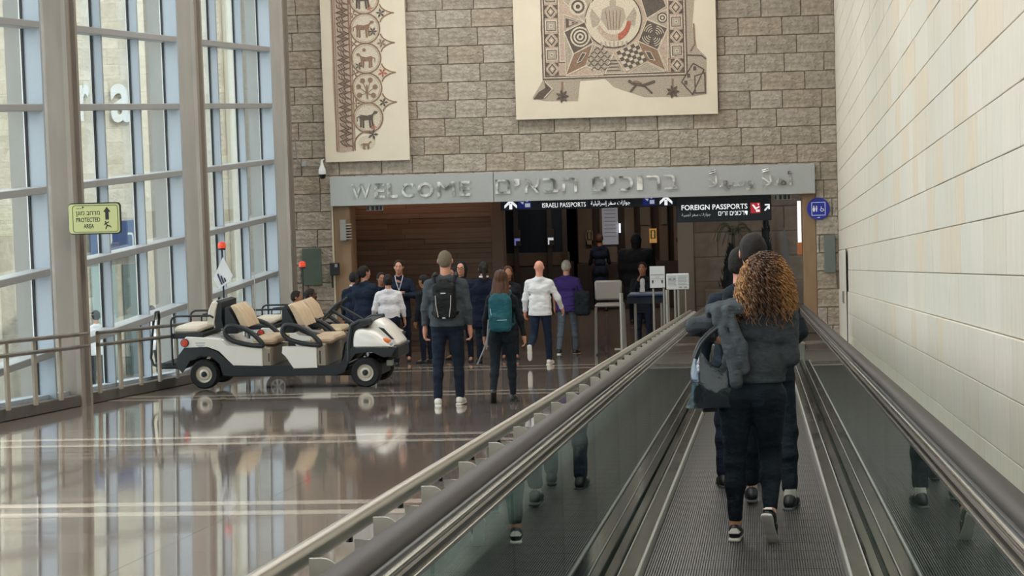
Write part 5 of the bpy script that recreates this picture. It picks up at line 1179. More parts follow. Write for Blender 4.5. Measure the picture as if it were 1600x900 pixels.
def person(loc, rz=0.0, H=1.75, label='', pose=None, skin=None, top=None, legs=None, shoe=None, sole=None, hair=None, hairm=None, vox=0.009, top_kw=None, face=False, group=None, seated=False, fit=1.0, jacket_open=False, sleeves=1.0, hem=0.86, skirt=False, head_yaw=0.0, head_pitch=0.0, collar=None, bald_w=1.0, legw=1.0, cuff=None, sock=None, zoff=None, ankle=0.06):
    pose = pose or {}; top_kw = top_kw or {}; skin = skin or SKIN
    J = skeleton(pose); g = loc[2] if len(loc) > 2 else ground(loc[1])
    sc = H/1.75
    flat = [n for n in 'lr' if pose.get('foot'+n, 0) > -12] or ['l']
    low = min(J['an'+n][2] for n in flat)-0.088 if not seated else 0
    if zoff is not None: low = zoff
    root = empty('person', (loc[0], loc[1], g-low*sc), rz, label, 'person', group, sc)
    root['pose_note'] = 1; del root['pose_note']
    w = pose.get('w', 1.0)*fit; fem = pose.get('fem', 0)
    # body
    B, W, R = head_prims(J, head_yaw, head_pitch)
    T = J['T']
    B += [cap(T(0, 0, 1.36), T(0, 0, 1.02), 0.095-0.012*fem, 0.085-0.015*fem, 0.65, k=0.03), cap(T(-0.14, 0, 1.385), T(0.14, 0, 1.385), 0.035, 0.035, k=0.03), cap(V3(-0.055, 0, 0.92), V3(0.055, 0, 0.92), 0.085, 0.085, 0.85)]
    for s, n in ((-1, 'l'), (1, 'r')):
        B += [cap(J['sh'+n], J['el'+n], 0.042, 0.036), cap(J['el'+n], J['wr'+n], 0.036, 0.024), cap(J['hip'+n], J['kn'+n], 0.07, 0.045), cap(J['kn'+n], J['an'+n], 0.045, 0.034), cap(J['an'+n], J['an'+n]+J['fd'+n]*0.13-V3(0, 0, 0.04), 0.032, 0.026)]
        B += hand_prims(J, n, s, pose.get('curl', 25))
    V, F = sdf_mesh(B, vox*0.85 if vox < 0.012 else vox, 0.018); np_mesh('body', V, F, skin, root)
    # upper garment
    if top is not None:
        bulk = top_kw.get('bulk', 0.0)*w; hz = hem; wa = 0.88 if fem else 1.02
        G = [cap(T(-0.080*w, 0, 1.275), T(0.080*w, 0, 1.275), 0.106*w+bulk, 0.106*w+bulk, 0.98 if not fem else 0.95), cap(T(-(0.05 if fem else 0.060)*w*wa, 0.0, 1.10), T((0.05 if fem else 0.060)*w*wa, 0.0, 1.10), (0.112 if fem else 0.114)*w*wa+bulk, (0.112 if fem else 0.114)*w*wa+bulk, 0.94),
             cap(T(-0.068*w, -0.012, hz+0.09), T(0.068*w, -0.012, hz+0.09), 0.117*w+bulk, 0.117*w+bulk, 1.0), cap(T(-0.068*w, -0.012, hz-0.02), T(0.068*w, -0.012, hz-0.02), 0.117*w+bulk, 0.117*w+bulk, 1.0), cap(J['shl']+V3(0.03, 0, 0), J['shr']-V3(0.03, 0, 0), 0.050+bulk*0.6, 0.050+bulk*0.6), cap(T(0, -0.005, 1.44), T(0, 0.0, 1.48), 0.066, 0.058), cap(T(-0.02, -0.01, 1.44), T(-0.13*w, -0.005, 1.405), 0.055, 0.042, k=0.03), cap(T(0.02, -0.01, 1.44), T(0.13*w, -0.005, 1.405), 0.055, 0.042, k=0.03)]
        zm = (1.10+hz+0.09)/2; G.append(cap(T(-0.060*w, -0.004, zm), T(0.060*w, -0.004, zm), 0.114*w+bulk, 0.114*w+bulk, 0.97))
        for s, n in ((-1, 'l'), (1, 'r')):
            el, wr = J['el'+n], J['wr'+n]
            ua, ea, wa_ = (0.056*w+bulk*0.6, 0.046*w+bulk*0.5, 0.034+bulk*0.5)
            G += [cap(J['sh'+n], el, ua, ea)]
            if sleeves > 0.5: G += [cap(el, el+(wr-el)*min(1, sleeves)*0.97, ea, wa_)]
            else: G[-1] = cap(J['sh'+n], J['sh'+n]+(el-J['sh'+n])*max(0.5, sleeves*2), ua, ea+0.012)
        V, F = sdf_mesh(G, vox, 0.035, wr=top_kw.get('wr', 0.006), wf=top_kw.get('wf', (22, 22, 30)), seed=int(abs(loc[0]*100)), cut=lambda X, Y, Z: (hz-0.045)-Z+0.02*np.sin(X*9+1) if False else (hz-0.03)-Z)
        np_mesh(top_kw.get('name', 'shirt'), V, F, top, root)
        if top_kw.get('under'):
            q = [cap(T(-0.067*w, 0, hz+0.0), T(0.067*w, 0, hz+0.0), 0.108*w+bulk, 0.108*w+bulk, 0.97)]
            V, F = sdf_mesh(q, vox, 0.02, cut=lambda X, Y, Z: np.maximum((hz-0.065)-Z, Z-hz)); np_mesh('undershirt', V, F, top_kw['under'], root)
    if collar is not None:
        q = MB(); pts = [T(0.072*math.cos(t), 0.068*math.sin(t)-0.004, 1.505) for t in np.linspace(0, 2*PI, 17)[:-1]]
        q.tube(pts, 0.016, 6, closed=True); q.build('collar', collar, root, True)
    # legs
    if legs is not None:
        L_ = [cap(V3(-0.062*w, -0.012, 0.925), V3(0.062*w, -0.012, 0.925), 0.112*w*(1.02 if fem else 1), 0.112*w, 1.0), cap(V3(-0.05, -0.01, 1.0), V3(0.05, -0.01, 1.0), 0.098*w, 0.098*w, 0.95)]
        if fem: L_ += [ell((s*0.078*w, -0.058, 0.895), (0.095*w, 0.09, 0.115)) for s in (-1, 1)]
        for s, n in ((-1, 'l'), (1, 'r')):
            h_, k_, a_ = J['hip'+n], J['kn'+n], J['an'+n]; lw = legw
            if skirt: pass
            L_ += [cap(h_+V3(s*0.008*fem, 0, -0.03*fem), k_, (0.094+0.010*fem)*w*lw, (0.062-0.004*fem)*lw), cap(k_, k_+(a_-k_)*0.35+V3(0, -0.012, 0), 0.060*lw, 0.058*lw), cap(k_+(a_-k_)*0.35, a_+(k_-a_)*ankle, 0.056*lw, (cuff or 0.052)*lw)]
        V, F = sdf_mesh(L_, vox, 0.03, wr=0.004, wf=(25, 25, 22), seed=3, cut=lambda X, Y, Z: Z-1.03)
        np_mesh('trousers', V, F, legs, root)
    if sock is not None:
        for n in 'lr':
            q = MB(); q.tube([J['an'+n]+V3(0, 0, -0.02), J['an'+n]+V3(0, 0, 0.045)], 0.039, 12); q.build('sock', sock, root, True)
    # shoes
    if shoe is not None:
        for s, n in ((-1, 'l'), (1, 'r')):
            a = J['an'+n]; d = J['fd'+n]; ux = nv(np.cross(d, V3(0, 0, 1))); uz = np.cross(ux, d); M = np.stack([ux, d, uz], 1)
            def S(x, y, z): return a+ux*x+d*y+uz*z
            P = [cap(S(0, -0.045, -0.045), S(0, 0.05, -0.048), 0.036, 0.040, k=0.02), cap(S(0, 0.06, -0.05), S(0.0, 0.155, -0.058), 0.040, 0.032, k=0.02), cap(S(0, -0.02, -0.02), S(0, 0.02, -0.01), 0.038, 0.036, k=0.02)]
            V, F = sdf_mesh(P, min(vox, 0.008), 0.02, cut=lambda X, Y, Z: -(((X-a[0])*uz[0]+(Y-a[1])*uz[1]+(Z-a[2])*uz[2])+0.072)); so = np_mesh('shoe', V, F, shoe, root)
            P = [rbx(S(0, -0.005, -0.078), (0.036, 0.083, 0.011), 0.010, M), ell(S(0, 0.115, -0.078), (0.043, 0.082, 0.012), M, k=0.01), ell(S(0, -0.045, -0.078), (0.038, 0.05, 0.012), M, k=0.01)]
            V, F = sdf_mesh(P, min(vox, 0.007), 0.01); np_mesh('sole', V, F, sole or BLACK, so)
    # hair
    if hair and hair != 'bald':
        hm = hairm or mat('dark_hair', '#17120f', 0.6); c = J['head']
        th = {'buzz': 0.002, 'short': 0.012, 'grey': 0.010, 'pony': 0.012, 'long': 0.016, 'bun': 0.012, 'curly': 0.012, 'scarf': 0.016}[hair]
        P = [ell(W(0, -0.016, 0.030), V3(0.078+th, 0.098+th, 0.094+th), R)]
        if hair in ('long', 'pony', 'bun', 'curly', 'scarf'): P += [ell(W(0, -0.045, -0.03), V3(0.070+th, 0.060+th, 0.075), R, k=0.02)]
        else: P += [ell(W(0, -0.055, -0.012), V3(0.066+th, 0.050+th, 0.062), R, k=0.02)]
        if hair == 'pony': P += [ell(W(0, -0.125, 0.03), (0.03, 0.03, 0.03), k=0.02), cap(W(0, -0.14, 0.02), W(0, -0.15, -0.16), 0.034, 0.040, k=0.02), cap(W(0, -0.15, -0.16), W(0.0, -0.13, -0.34), 0.040, 0.014, k=0.02)]
        if hair == 'bun': P += [ell(W(0, -0.13, 0.03), (0.042, 0.035, 0.042), k=0.01)]
        if hair == 'scarf': P += [cap(W(-0.075, -0.02, 0.0), W(-0.06, -0.02, -0.13), 0.035, 0.03), cap(W(0.075, -0.02, 0.0), W(0.06, -0.02, -0.13), 0.035, 0.03), cap(W(0, -0.06, -0.05), W(0, -0.06, -0.2), 0.06, 0.05)]
        if hair == 'long':
            for q_ in range(11):
                t = (q_-5)/5.0; P += [cap(W(t*0.075, -0.07+0.03*abs(t), 0.0), W(t*0.10, -0.19+0.06*abs(t), -0.17), 0.030, 0.028, k=0.018), cap(W(t*0.10, -0.19+0.06*abs(t), -0.17), W(t*0.16+0.015*math.sin(q_*3), -0.275+0.03*abs(t), -0.37-0.05*math.cos(q_*2)), 0.026, 0.010, k=0.014)]
            P += [cap(W(-0.03, -0.10, 0.02), W(-0.02, -0.12, -0.10), 0.018, 0.016, k=0.01)]
        if hair in ('buzz', 'short', 'grey', 'pony', 'bun'):
            for s_ in (-1, 1): P.append(ell(W(s_*0.092, 0.0, -0.006), (0.024, 0.026, 0.040), R, sub=True))
            P.append(ell(W(0, -0.05, -0.125), (0.12, 0.12, 0.055), R, sub=True))
        fy = R[:, 1]; fz = R[:, 2]
        if hair in ('buzz', 'short', 'grey', 'pony', 'long', 'bun', 'curly'):
            c0 = W(0, 0, 0)
            def hc(X, Y, Z):
                y = (X-c0[0])*fy[0]+(Y-c0[1])*fy[1]+(Z-c0[2])*fy[2]; z = (X-c0[0])*fz[0]+(Y-c0[1])*fz[1]+(Z-c0[2])*fz[2]
                return np.minimum(y-0.055+np.clip(-(z-0.04), 0, 1)*0.9, 9)*0.7
            ct = hc
        else:
            c0 = W(0, 0, 0)
            def ct(X, Y, Z):
                y = (X-c0[0])*fy[0]+(Y-c0[1])*fy[1]+(Z-c0[2])*fy[2]; z = (X-c0[0])*fz[0]+(Y-c0[1])*fz[1]+(Z-c0[2])*fz[2]
                return np.maximum(y-0.045, -9)*0.8
        V, F = sdf_mesh(P, min(vox, 0.008), 0.02, wr=0.0 if hair == 'buzz' else (0.004 if hair != 'long' else 0.007), wf=(90, 60, 12) if hair in ('long', 'pony') else (60, 60, 40), cut=ct)
        np_mesh('hair' if hair != 'scarf' else 'head_covering', V, F, hm, root)
    if face:
        for s in (-1, 1):
            q = MB(); cc = W(s*0.030, 0.086, 0.008)
            q.lathe([(0.0001, 0.005)]+[(0.011*math.sin(t), 0.005*math.cos(t)) for t in np.linspace(0.3, PI-0.3, 5)]+[(0.0001, -0.005)], cc, 'z', 8); e = q.build('eye', EYE, root, True)
            q = MB(); c2 = W(s*0.030, 0.094, 0.008); q.lathe([(0.0001, 0.0055), (0.0075, 0.0), (0.0001, -0.0055)], c2, 'z', 8); q.build('iris', IRIS, e)
            q = MB(); q.tube([W(s*0.014, 0.100, 0.030), W(s*0.03, 0.098, 0.037), W(s*0.048, 0.086, 0.031)], 0.004, 5); q.build('eyebrow', hairm or IRIS, root)
        q = MB(); q.tube([W(-0.022, 0.093, -0.058), W(0, 0.099, -0.057), W(0.022, 0.093, -0.058)], [0.003, 0.006, 0.003], 6); q.build('lips', LIP, root)
    return root, J, W, R
# ---------------------------------------------------------------- who is where
NAVYC = cloth('navy_wool', '#1d2638'); BLKC = cloth('black_cloth', '#1d2127'); GREYK = cloth('charcoal_knit', '#3f4448', nscale=30); WHT = cloth('white_cotton', '#d8d8da', noise=0.03); WHB = cloth('white_blouse', '#d9d7dc', noise=0.03)
PURP = cloth('purple_cotton', '#3a2a63'); JEAN = cloth('faded_denim', '#56606a', nscale=14); GREYS = cloth('slate_sweater', '#454b50'); DKT = cloth('ink_trousers', '#1a2230'); LEG = cloth('black_leggings', '#1c242c')
BUZZ = mat('grey_brown_stubble', '#6e6355', 0.85, 0, 0.2, noise=0.2, nscale=110, bump=0.5, bscale=150, bdist=0.004); BRNH = mat('long_brown_hair', '#4a2d1d', 0.6, 0, 0.3, noise=0.4, nscale=40, stretch=(6, 6, 0.6)); GRYH = mat('grey_hair', '#a29b8f', 0.7, noise=0.15, nscale=60); DKH = mat('dark_hair', '#1d1815', 0.7, 0, 0.3, noise=0.35, nscale=70, bump=0.8, bscale=90, bdist=0.008)
WS = mat('white_sole', '#d8d5cc', 0.6); WSH = mat('white_shoe_upper', '#cfcbc2', 0.6); BSH = mat('black_shoe_upper', '#17181b', 0.5)
VF = 0.017
# --- on the walkway
woman, J, W, R = person((-0.07, 13.75, ground(13.75)+0.008), math.radians(-3), 1.645, 'woman with big curly golden-brown hair, charcoal top and black leggings, nearest on the walkway',
    dict(fem=1, w=1.06, side=0.14, legl=(1, 4, 3.5), legr=(12, 50, 2.0), footr=-52, toer=10, toel=-2, arml=dict(e=(-0.35, 0.09, 1.31), w=(-0.26, 0.32, 1.22), h=(0.8, 0.5, -0.35)), armr=dict(e=(0.245, -0.03, 1.12), w=(0.13, 0.19, 1.06), h=(-0.6, 0.8, 0.0)), curl=35),
    SKIN, GREYK, LEG, BSH, WS, 'curly', mat('curly_hair_root', '#3b2516', 0.6, noise=0.3, nscale=40), vox=0.0085, hem=1.0, legw=1.10, cuff=0.040, ankle=0.14, top_kw=dict(name='knit_top', wr=0.004, bulk=0.004), head_yaw=0.05)
# curls: helical strands falling from the scalp
CURLM = [mat('curl_dark', '#3a2619', 0.45, noise=0.25, nscale=30), mat('curl_brown', '#62422a', 0.42, noise=0.25, nscale=30), mat('curl_gold', '#a37646', 0.40, noise=0.2, nscale=30)]
mbs = [MB(), MB(), MB()]; rs = random.Random(3); c = J['head']
for k in range(980):
    th = rs.uniform(0, 2*PI); ph = math.acos(rs.uniform(-0.45, 1.0))
    d = V3(math.sin(ph)*math.cos(th), math.sin(ph)*math.sin(th), math.cos(ph))
    if d[1] > 0.62 and d[2] < 0.75: continue
    st = c+V3(d[0]*0.082, d[1]*0.10-0.012, d[2]*0.098+0.02)
    L_ = rs.uniform(0.13, 0.265)*(1.0 if d[2] < 0.75 else 0.85); out = d*V3(1, 1, 0.55); ph0 = rs.uniform(0, 6.28); turns = rs.uniform(3, 5.5); rad = rs.uniform(0.007, 0.013)
    pts = []; rr_ = []; n_ = 38; ax_ = st.copy()
    for i in range(n_+1):
        t = i/n_
        p = st+out*(0.105*(1-math.exp(-3.2*t)))*(0.8+0.4*rs.random()*0)+V3(0, 0, 1)*(0.018*math.sin(min(1, t*3)*PI*0.8)*max(0, d[2])-L_*t**1.35*(1.08-0.1*d[2]))+V3(d[0]*0.03*t, -0.015*t, 0)
        a = ph0+turns*2*PI*t; pts.append(p+V3(math.cos(a)*rad, math.sin(a)*rad, math.sin(a*0.5)*rad*0.5)); rr_.append(0.0038*(1-0.45*t))
    side = abs(d[0])+0.35*rs.random()+0.15*(0.5-d[1]); q = mbs[2 if side > 0.95 else (1 if side > 0.55 or rs.random() < 0.3 else 0)]
    q.tube([tuple(p) for p in pts], rr_, 4, caps=False)
for q, m in zip(mbs, CURLM):
    o = q.build('curls', m, woman, True, fix=False); o.data.shade_smooth(); o['kind'] = 'stuff'
# shoe details, watch, phone, jacket, tote
for n, s in (('l', -1), ('r', 1)):
    a = J['an'+n]; d = J['fd'+n]; ux = nv(np.cross(d, V3(0, 0, 1))); uz = np.cross(ux, d)
    def S(x, y, z): return tuple(a+ux*x+d*y+uz*z)
    q = MB(); q.add([S(-0.030, -0.086, -0.035), S(0.030, -0.086, -0.035), S(0.016, -0.072, -0.004), S(-0.016, -0.072, -0.004), S(-0.040, -0.03, -0.03), S(0.040, -0.03, -0.03)], [(0, 1, 2, 3), (0, 3, 4), (1, 5, 2)]); q.build('heel_tab', WS, woman, fix=False)
    q = MB()
    for k in range(3):
        for sd in (-1, 1): q.add([S(sd*0.0415, 0.01+0.022*k, -0.066), S(sd*0.0415, 0.018+0.022*k, -0.066), S(sd*0.039, 0.034+0.022*k, -0.03), S(sd*0.039, 0.026+0.022*k, -0.03)], [(0, 1, 2, 3)])
    q.build('side_stripes', WS, woman, fix=False)
wm = woman.matrix_basis
def wpt(v): return np.array((woman.matrix_basis @ Vector(v)))
wat = tag(MB().tube([tuple(J['wr_l_dummy']) if 'wr_l_dummy' in J else (-0.012, 0, 0), (0.012, 0, 0)], 0.036, 16).build('wrist_watch', mat('bright_watch', '#e6e6e4', 0.2, 0.6)), 'bright silver watch on the raised left wrist of the curly-haired woman', 'watch')
we = J['wr'+'l']*0.80+J['el'+'l']*0.20; wat.location = wpt(we); wat.rotation_mode = 'QUATERNION'; wat.rotation_quaternion = Vector((1, 0, 0)).rotation_difference(Vector(tuple(J['wrl']-J['ell'])))
jk = empty('folded_jacket', tuple(wpt((0, 0, 0))), math.radians(-3), 'grey jacket hung over the left shoulder of the curly-haired woman', 'jacket', None, 1.645/1.75)
JM = cloth('grey_jacket', '#4a5054')
P = [cap((-0.245, -0.01, 1.425), (-0.05, -0.045, 1.475), 0.034, 0.030, k=0.02), cap((-0.235, -0.06, 1.42), (-0.07, -0.09, 1.455), 0.030, 0.030), rbx((-0.09, -0.115, 1.425), (0.075, 0.016, 0.035), 0.014, rotm('y', -0.12)),
     cap((-0.20, -0.10, 1.41), (-0.115, -0.165, 1.18), 0.040, 0.034, 0.8), cap((-0.115, -0.165, 1.18), (-0.085, -0.18, 1.01), 0.036, 0.038, 0.8), cap((-0.13, -0.13, 1.42), (-0.045, -0.165, 1.20), 0.036, 0.036, 0.7), cap((-0.045, -0.165, 1.20), (-0.035, -0.17, 1.06), 0.036, 0.032, 0.7), cap((-0.24, 0.0, 1.41), (-0.22, 0.13, 1.28), 0.035, 0.04)]
V_, F_ = sdf_mesh(P, 0.0075, 0.012, wr=0.007, wf=(55, 40, 26)); np_mesh('cloth', V_, F_, JM, jk)
V_, F_ = sdf_mesh([cap((-0.086, -0.18, 1.035), (-0.082, -0.182, 0.985), 0.042, 0.040, 0.8)], 0.008, 0.02); np_mesh('sleeve_cuff', V_, F_, JM, jk)
tb = empty('tote_bag', tuple(wpt((-0.235, -0.09, 0.825))), math.radians(8), 'shiny dark silver tote bag hanging at the left side of the curly-haired woman', 'bag')
TM = mat('silver_black_leather', '#565e68', 0.16, 0.8, 0.5, bump=0.6, bscale=9, bdist=0.02, coat=0.6); TI = mat('black_lining', '#0e1012', 0.7)
q = MB(); nz, nx_ = 10, 24; vs = []
for i in range(nz+1):
    t = i/nz; hw = 0.155-0.015*t; hd = 0.055*(1-t)+0.035*t+0.02*math.sin(t*PI)
    for k in range(nx_):
        a = 2*PI*k/nx_; x = hw*math.copysign(abs(math.cos(a))**0.6, math.cos(a)); y = hd*math.copysign(abs(math.sin(a))**0.7, math.sin(a)); drop = 0.0
        topz = 0.30+0.13*max(0, x/0.155)**1.2+0.05*max(0, -x/0.155)**2-0.08*math.exp(-((x+0.02)/0.07)**2)
        vs.append((x+0.012*math.sin(t*7+a*2)+t*0.05, y+0.008*math.sin(a*3+t*9), topz*t))
fs = [(i*nx_+k, i*nx_+(k+1) % nx_, (i+1)*nx_+(k+1) % nx_, (i+1)*nx_+k) for i in range(nz) for k in range(nx_)]+[tuple(range(nx_))[::-1]]
q.add(vs, fs); q.build('bag_body', TM, tb, True)
q = MB(); q.add([(x*0.96, y*0.9, z-0.012) for x, y, z in vs[-nx_:]]+[(0, 0, 0.12)], [(k, (k+1) % nx_, nx_) for k in range(nx_)]); q.build('lining', TI, tb, True, fix=False)
for y, pz in ((-0.05, 0.74), (0.04, 0.74)):
    q = MB(); q.tube(curve_pts([(-0.10, y*0.7, 0.29), (-0.06, y, 0.38), (0.02, y, 0.455), (0.09, y, 0.475), (0.15, y*0.9, 0.45), (0.17, y*0.7, 0.39)], 4), 0.010, 8); q.build('handle', mat('dark_strap', '#23272b', 0.35), tb, True)
MB().box(-0.06, 0.02, -0.03, 0.03, -0.025, 0.0).build('base_stud', TI, tb)

man2 = person((0.02, 15.7, ground(15.7)+0.008), math.radians(-4), 1.80, 'dark-haired man in black walking just ahead of the curly-haired woman', dict(w=0.95, side=-0.10, legl=(14, 6, 4), legr=(-8, 8, 6), footr=0, arml=(0, 8, 30), armr=dict(e=(0.225, -0.03, 1.13), w=(0.16, 0.17, 1.03), h=(-0.4, 0.9, 0))), SKINR, cloth('black_hooded_top', '#1e242b'), LEG, BSH, mat('dark_grey_sole', '#43464a', 0.6), 'short', DKH, vox=0.010, hem=0.84, sock=WS, ankle=0.15, head_yaw=0.25)[0]
person((-0.18, 17.3, ground(17.3)+0.008), math.radians(2), 1.72, 'man in dark jacket farthest along the walkway, ear and shoulder showing', dict(w=1.02, side=0.06, legl=(-6, 6, 5), legr=(12, 8, 3), arml=(5, 14, 20), armr=(-5, 10, 20)), SKINR, cloth('dark_blue_jacket', '#222a35'), DKT, BSH, BLACK, 'short', DKH, vox=0.012, hem=0.82, head_yaw=-0.5)

# --- walking on the floor
bm_, J, W, R = person((-3.82, 28.5), 0.0, 1.87, 'shaven-headed man in slate sweater, dark trousers and white shoes, walking away', dict(w=1.07, legl=(-3, 5, 3.5), legr=(7, 6, 3), arml=(2, 10, 10), armr=(0, 9, 12), curl=38), SKIN, GREYS, DKT, WSH, WS, 'buzz', BUZZ, vox=0.0115, hem=0.93, top_kw=dict(under=mat('pale_blue_hem', '#8fa3a8', 0.8), name='sweater'))
def on(person_root, sc): return person_root
bp = empty('backpack', tuple(bm_.location), 0, 'slim black backpack with two pale cords on the shaven-headed man', 'backpack', None, 1.87/1.75)
BPK = cloth('black_nylon', '#15181a', rough=0.55)
V_, F_ = sdf_mesh([rbx((0, -0.175, 1.20), (0.135, 0.06, 0.20), 0.05), rbx((0, -0.225, 1.14), (0.10, 0.035, 0.14), 0.03), rbx((0, -0.15, 1.395), (0.075, 0.05, 0.05), 0.04)], 0.009, 0.02, wr=0.004); np_mesh('pack', V_, F_, BPK, bp)
for s in (-1, 1):
    q = MB(); q.tube([(s*0.10, -0.16, 1.36), (s*0.125, -0.10, 1.47), (s*0.115, 0.0, 1.495), (s*0.12, 0.10, 1.42), (s*0.15, 0.12, 1.25), (s*0.17, 0.0, 1.08), (s*0.13, -0.13, 1.05)], 0.022, 8); q.build('shoulder_strap', BPK, bp, True)
    q = MB(); q.tube([(s*0.088, -0.262, 1.265), (s*0.083, -0.266, 1.15), (s*0.062, -0.262, 1.02)], 0.0055, 6); q.build('cord', mat('pale_cord', '#a3a29c', 0.5), bp, True)
q = MB(); q.box(-0.028, 0.028, -0.272, -0.262, 1.285, 1.297); q.box(-0.018, 0.018, -0.262, -0.255, 1.005, 1.015); q.build('pale_tag', mat('pale_tag', '#c8c8c4', 0.5), bp)
tw, J, W, R = person((-3.2, 29.0), 0.0, 1.61, 'woman with long brown hair, black top and black leggings carrying a teal backpack', dict(fem=1, w=0.96, legl=(-8, 30, 2.5), footl=-45, legr=(4, 4, 3), arml=(4, 14, 12), armr=(-2, 20, 14), curl=30), SKIN, BLKC, LEG, BSH, BLACK, 'long', BRNH, vox=0.0115, hem=0.90, cuff=0.040)
bp = empty('backpack', tuple(tw.location), 0, 'large teal backpack with dangling grey straps on the long-haired woman', 'backpack', None, 1.61/1.75)
TEAL = cloth('teal_nylon', '#1f5560', rough=0.6, noise=0.18, nscale=9)
V_, F_ = sdf_mesh([rbx((0, -0.19, 1.20), (0.155, 0.085, 0.245), 0.08), rbx((0, -0.25, 1.08), (0.14, 0.06, 0.12), 0.055), rbx((0, -0.17, 1.40), (0.11, 0.06, 0.07), 0.05)], 0.009, 0.03, wr=0.007); np_mesh('pack', V_, F_, TEAL, bp)
for s in (-1, 1):
    q = MB(); q.tube([(s*0.10, -0.14, 1.38), (s*0.12, -0.08, 1.46), (s*0.115, 0.0, 1.48), (s*0.12, 0.09, 1.40), (s*0.14, 0.11, 1.25), (s*0.16, 0.0, 1.05), (s*0.13, -0.13, 1.02)], 0.024, 8); q.build('shoulder_strap', TEAL, bp, True)
for pts in ([(-0.16, -0.20, 1.12), (-0.18, -0.22, 0.9), (-0.20, -0.20, 0.72)], [(-0.15, -0.2, 1.0), (-0.22, -0.22, 0.75), (-0.33, -0.20, 0.52)]): q = MB(); q.tube(pts, 0.011, 6); q.build('loose_strap', mat('grey_webbing', '#8c9296', 0.6), bp, True)
q = MB(); q.tube([(-0.125, -0.262, 1.27), (-0.12, -0.278, 1.22), (-0.105, -0.28, 1.17)], 0.006, 6); q.tube([(-0.03, -0.32, 1.12), (0.10, -0.315, 1.12)], 0.004, 5); q.build('reflective_piping', mat('pale_piping', '#a9bcc0', 0.4), bp)

person((-3.80, 40.5), math.radians(-6), 1.78, 'bald man in untucked white shirt and navy trousers', dict(w=1.0, legl=(-12, 52, 2), footl=-78, legr=(4, 3, 4), arml=(5, 16, 18), armr=(8, 26, 28), curl=25), SKINR, WHT, cloth('navy_trousers', '#182236'), WSH, WS, 'bald', None, vox=0.0125, hem=0.86, sleeves=0.85, top_kw=dict(wr=0.010, bulk=0.012))
pm_ = person((-3.76, 45.7, GF), math.radians(-10), 1.82, 'grey-haired man in purple T-shirt and faded jeans with a black shoulder bag', dict(w=1.04, legl=(-10, 14, 3), legr=(8, 4, 3), arml=(6, 12, 15), armr=(-4, 16, 22)), SKIN, PURP, JEAN, BSH, WS, 'grey', GRYH, vox=0.0135, hem=0.84, sleeves=0.35, top_kw=dict(bulk=0.015))[0]
bg_ = empty('shoulder_bag', tuple(pm_.location), math.radians(-10), 'limp black shoulder bag at the right side of the man in purple', 'bag')
V_, F_ = sdf_mesh([rbx((0.33, -0.10, 1.0), (0.16, 0.08, 0.24), 0.07)], 0.014, 0.02, wr=0.014); np_mesh('pouch', V_, F_, BLKC, bg_); MB().tube([(0.24, -0.1, 1.22), (0.20, -0.02, 1.50), (0.26, 0.08, 1.3), (0.36, 0.0, 1.2)], 0.018, 8).build('strap', BLKC, bg_, True)

# --- staff by the opening
ST = 'airport staff and travellers standing before the banded wall'
person((-7.0, 41.4), math.radians(-25), 1.76, 'woman in long navy coat with dark ponytail, left end of the standing group', dict(fem=1, w=1.1, arml=(10, 8, 30), armr=(12, 8, 45)), SKIN, NAVYC, DKT, BSH, BLACK, 'pony', DKH, vox=VF, hem=0.72, top_kw=dict(bulk=0.03), head_yaw=-0.5, group=ST)
person((-7.33, 42.2), math.radians(-10), 1.66, 'person in dark jacket with white collar, half hidden behind the ponytailed woman', dict(w=1.05), SKIN, NAVYC, DKT, BSH, BLACK, 'short', DKH, vox=VF, hem=0.8, collar=WHT, group=ST)
person((-6.50, 40.9), math.radians(8), 1.60, 'woman in white blouse and navy trousers with dark hair up, back to the camera', dict(fem=1, w=1.15, arml=(-4, 18, 40), armr=(4, 16, 12)), SKIN, WHB, cloth('navy_slacks', '#161d30'), BSH, BLACK, 'bun', DKH, vox=0.0125, hem=0.96, group=ST, top_kw=dict(wr=0.005, wf=(40, 30, 45), bulk=0.0))
fm = person((-6.62, 43.0), math.radians(183), 1.86, 'young man in dark suit with lanyard facing the camera, arms folded', dict(w=1.02, arml=dict(e=(-0.27, 0.05, 1.14), w=(-0.02, 0.24, 1.17), h=(1, 0, 0.1)), armr=dict(e=(0.27, 0.05, 1.14), w=(0.03, 0.22, 1.20), h=(-1, 0, 0.0))), SKIN, NAVYC, DKT, BSH, BLACK, 'short', DKH, vox=0.0125, hem=0.78, face=True, group=ST)
q = MB(); q.tube([(-0.07, 0.05, 1.50), (-0.05, 0.115, 1.40), (0.0, 0.13, 1.24)], 0.007, 5); q.tube([(0.07, 0.05, 1.50), (0.05, 0.115, 1.40), (0.0, 0.13, 1.24)], 0.007, 5); q.build('lanyard', mat('white_lanyard', '#c9ccd0', 0.6), fm[0])
person((-6.83, 42.2), math.radians(205), 1.64, 'dark-haired woman whose face shows between the ponytail and the white blouse', dict(fem=1, w=1.0), SKIN2, NAVYC, DKT, BSH, BLACK, 'short', DKH, vox=VF, hem=0.8, face=True, group=ST)
person((-6.02, 42.0), math.radians(60), 1.58, 'short dark-haired person just left of the shaven-headed man, turned right', dict(w=1.0), SKIN2, BLKC, DKT, BSH, BLACK, 'short', DKH, vox=VF, hem=0.8, group=ST)
gw = person((-5.36, 42.2), math.radians(172), 1.80, 'woman in black with dark head covering and glasses facing the camera', dict(fem=1, w=1.05, armr=(20, 8, 75), arml=(10, 8, 60)), SKIN, BLKC, DKT, BSH, BLACK, 'scarf', BLKC, vox=0.0125, hem=0.6, face=True, group=ST)
q = MB(); Wg = gw[2]
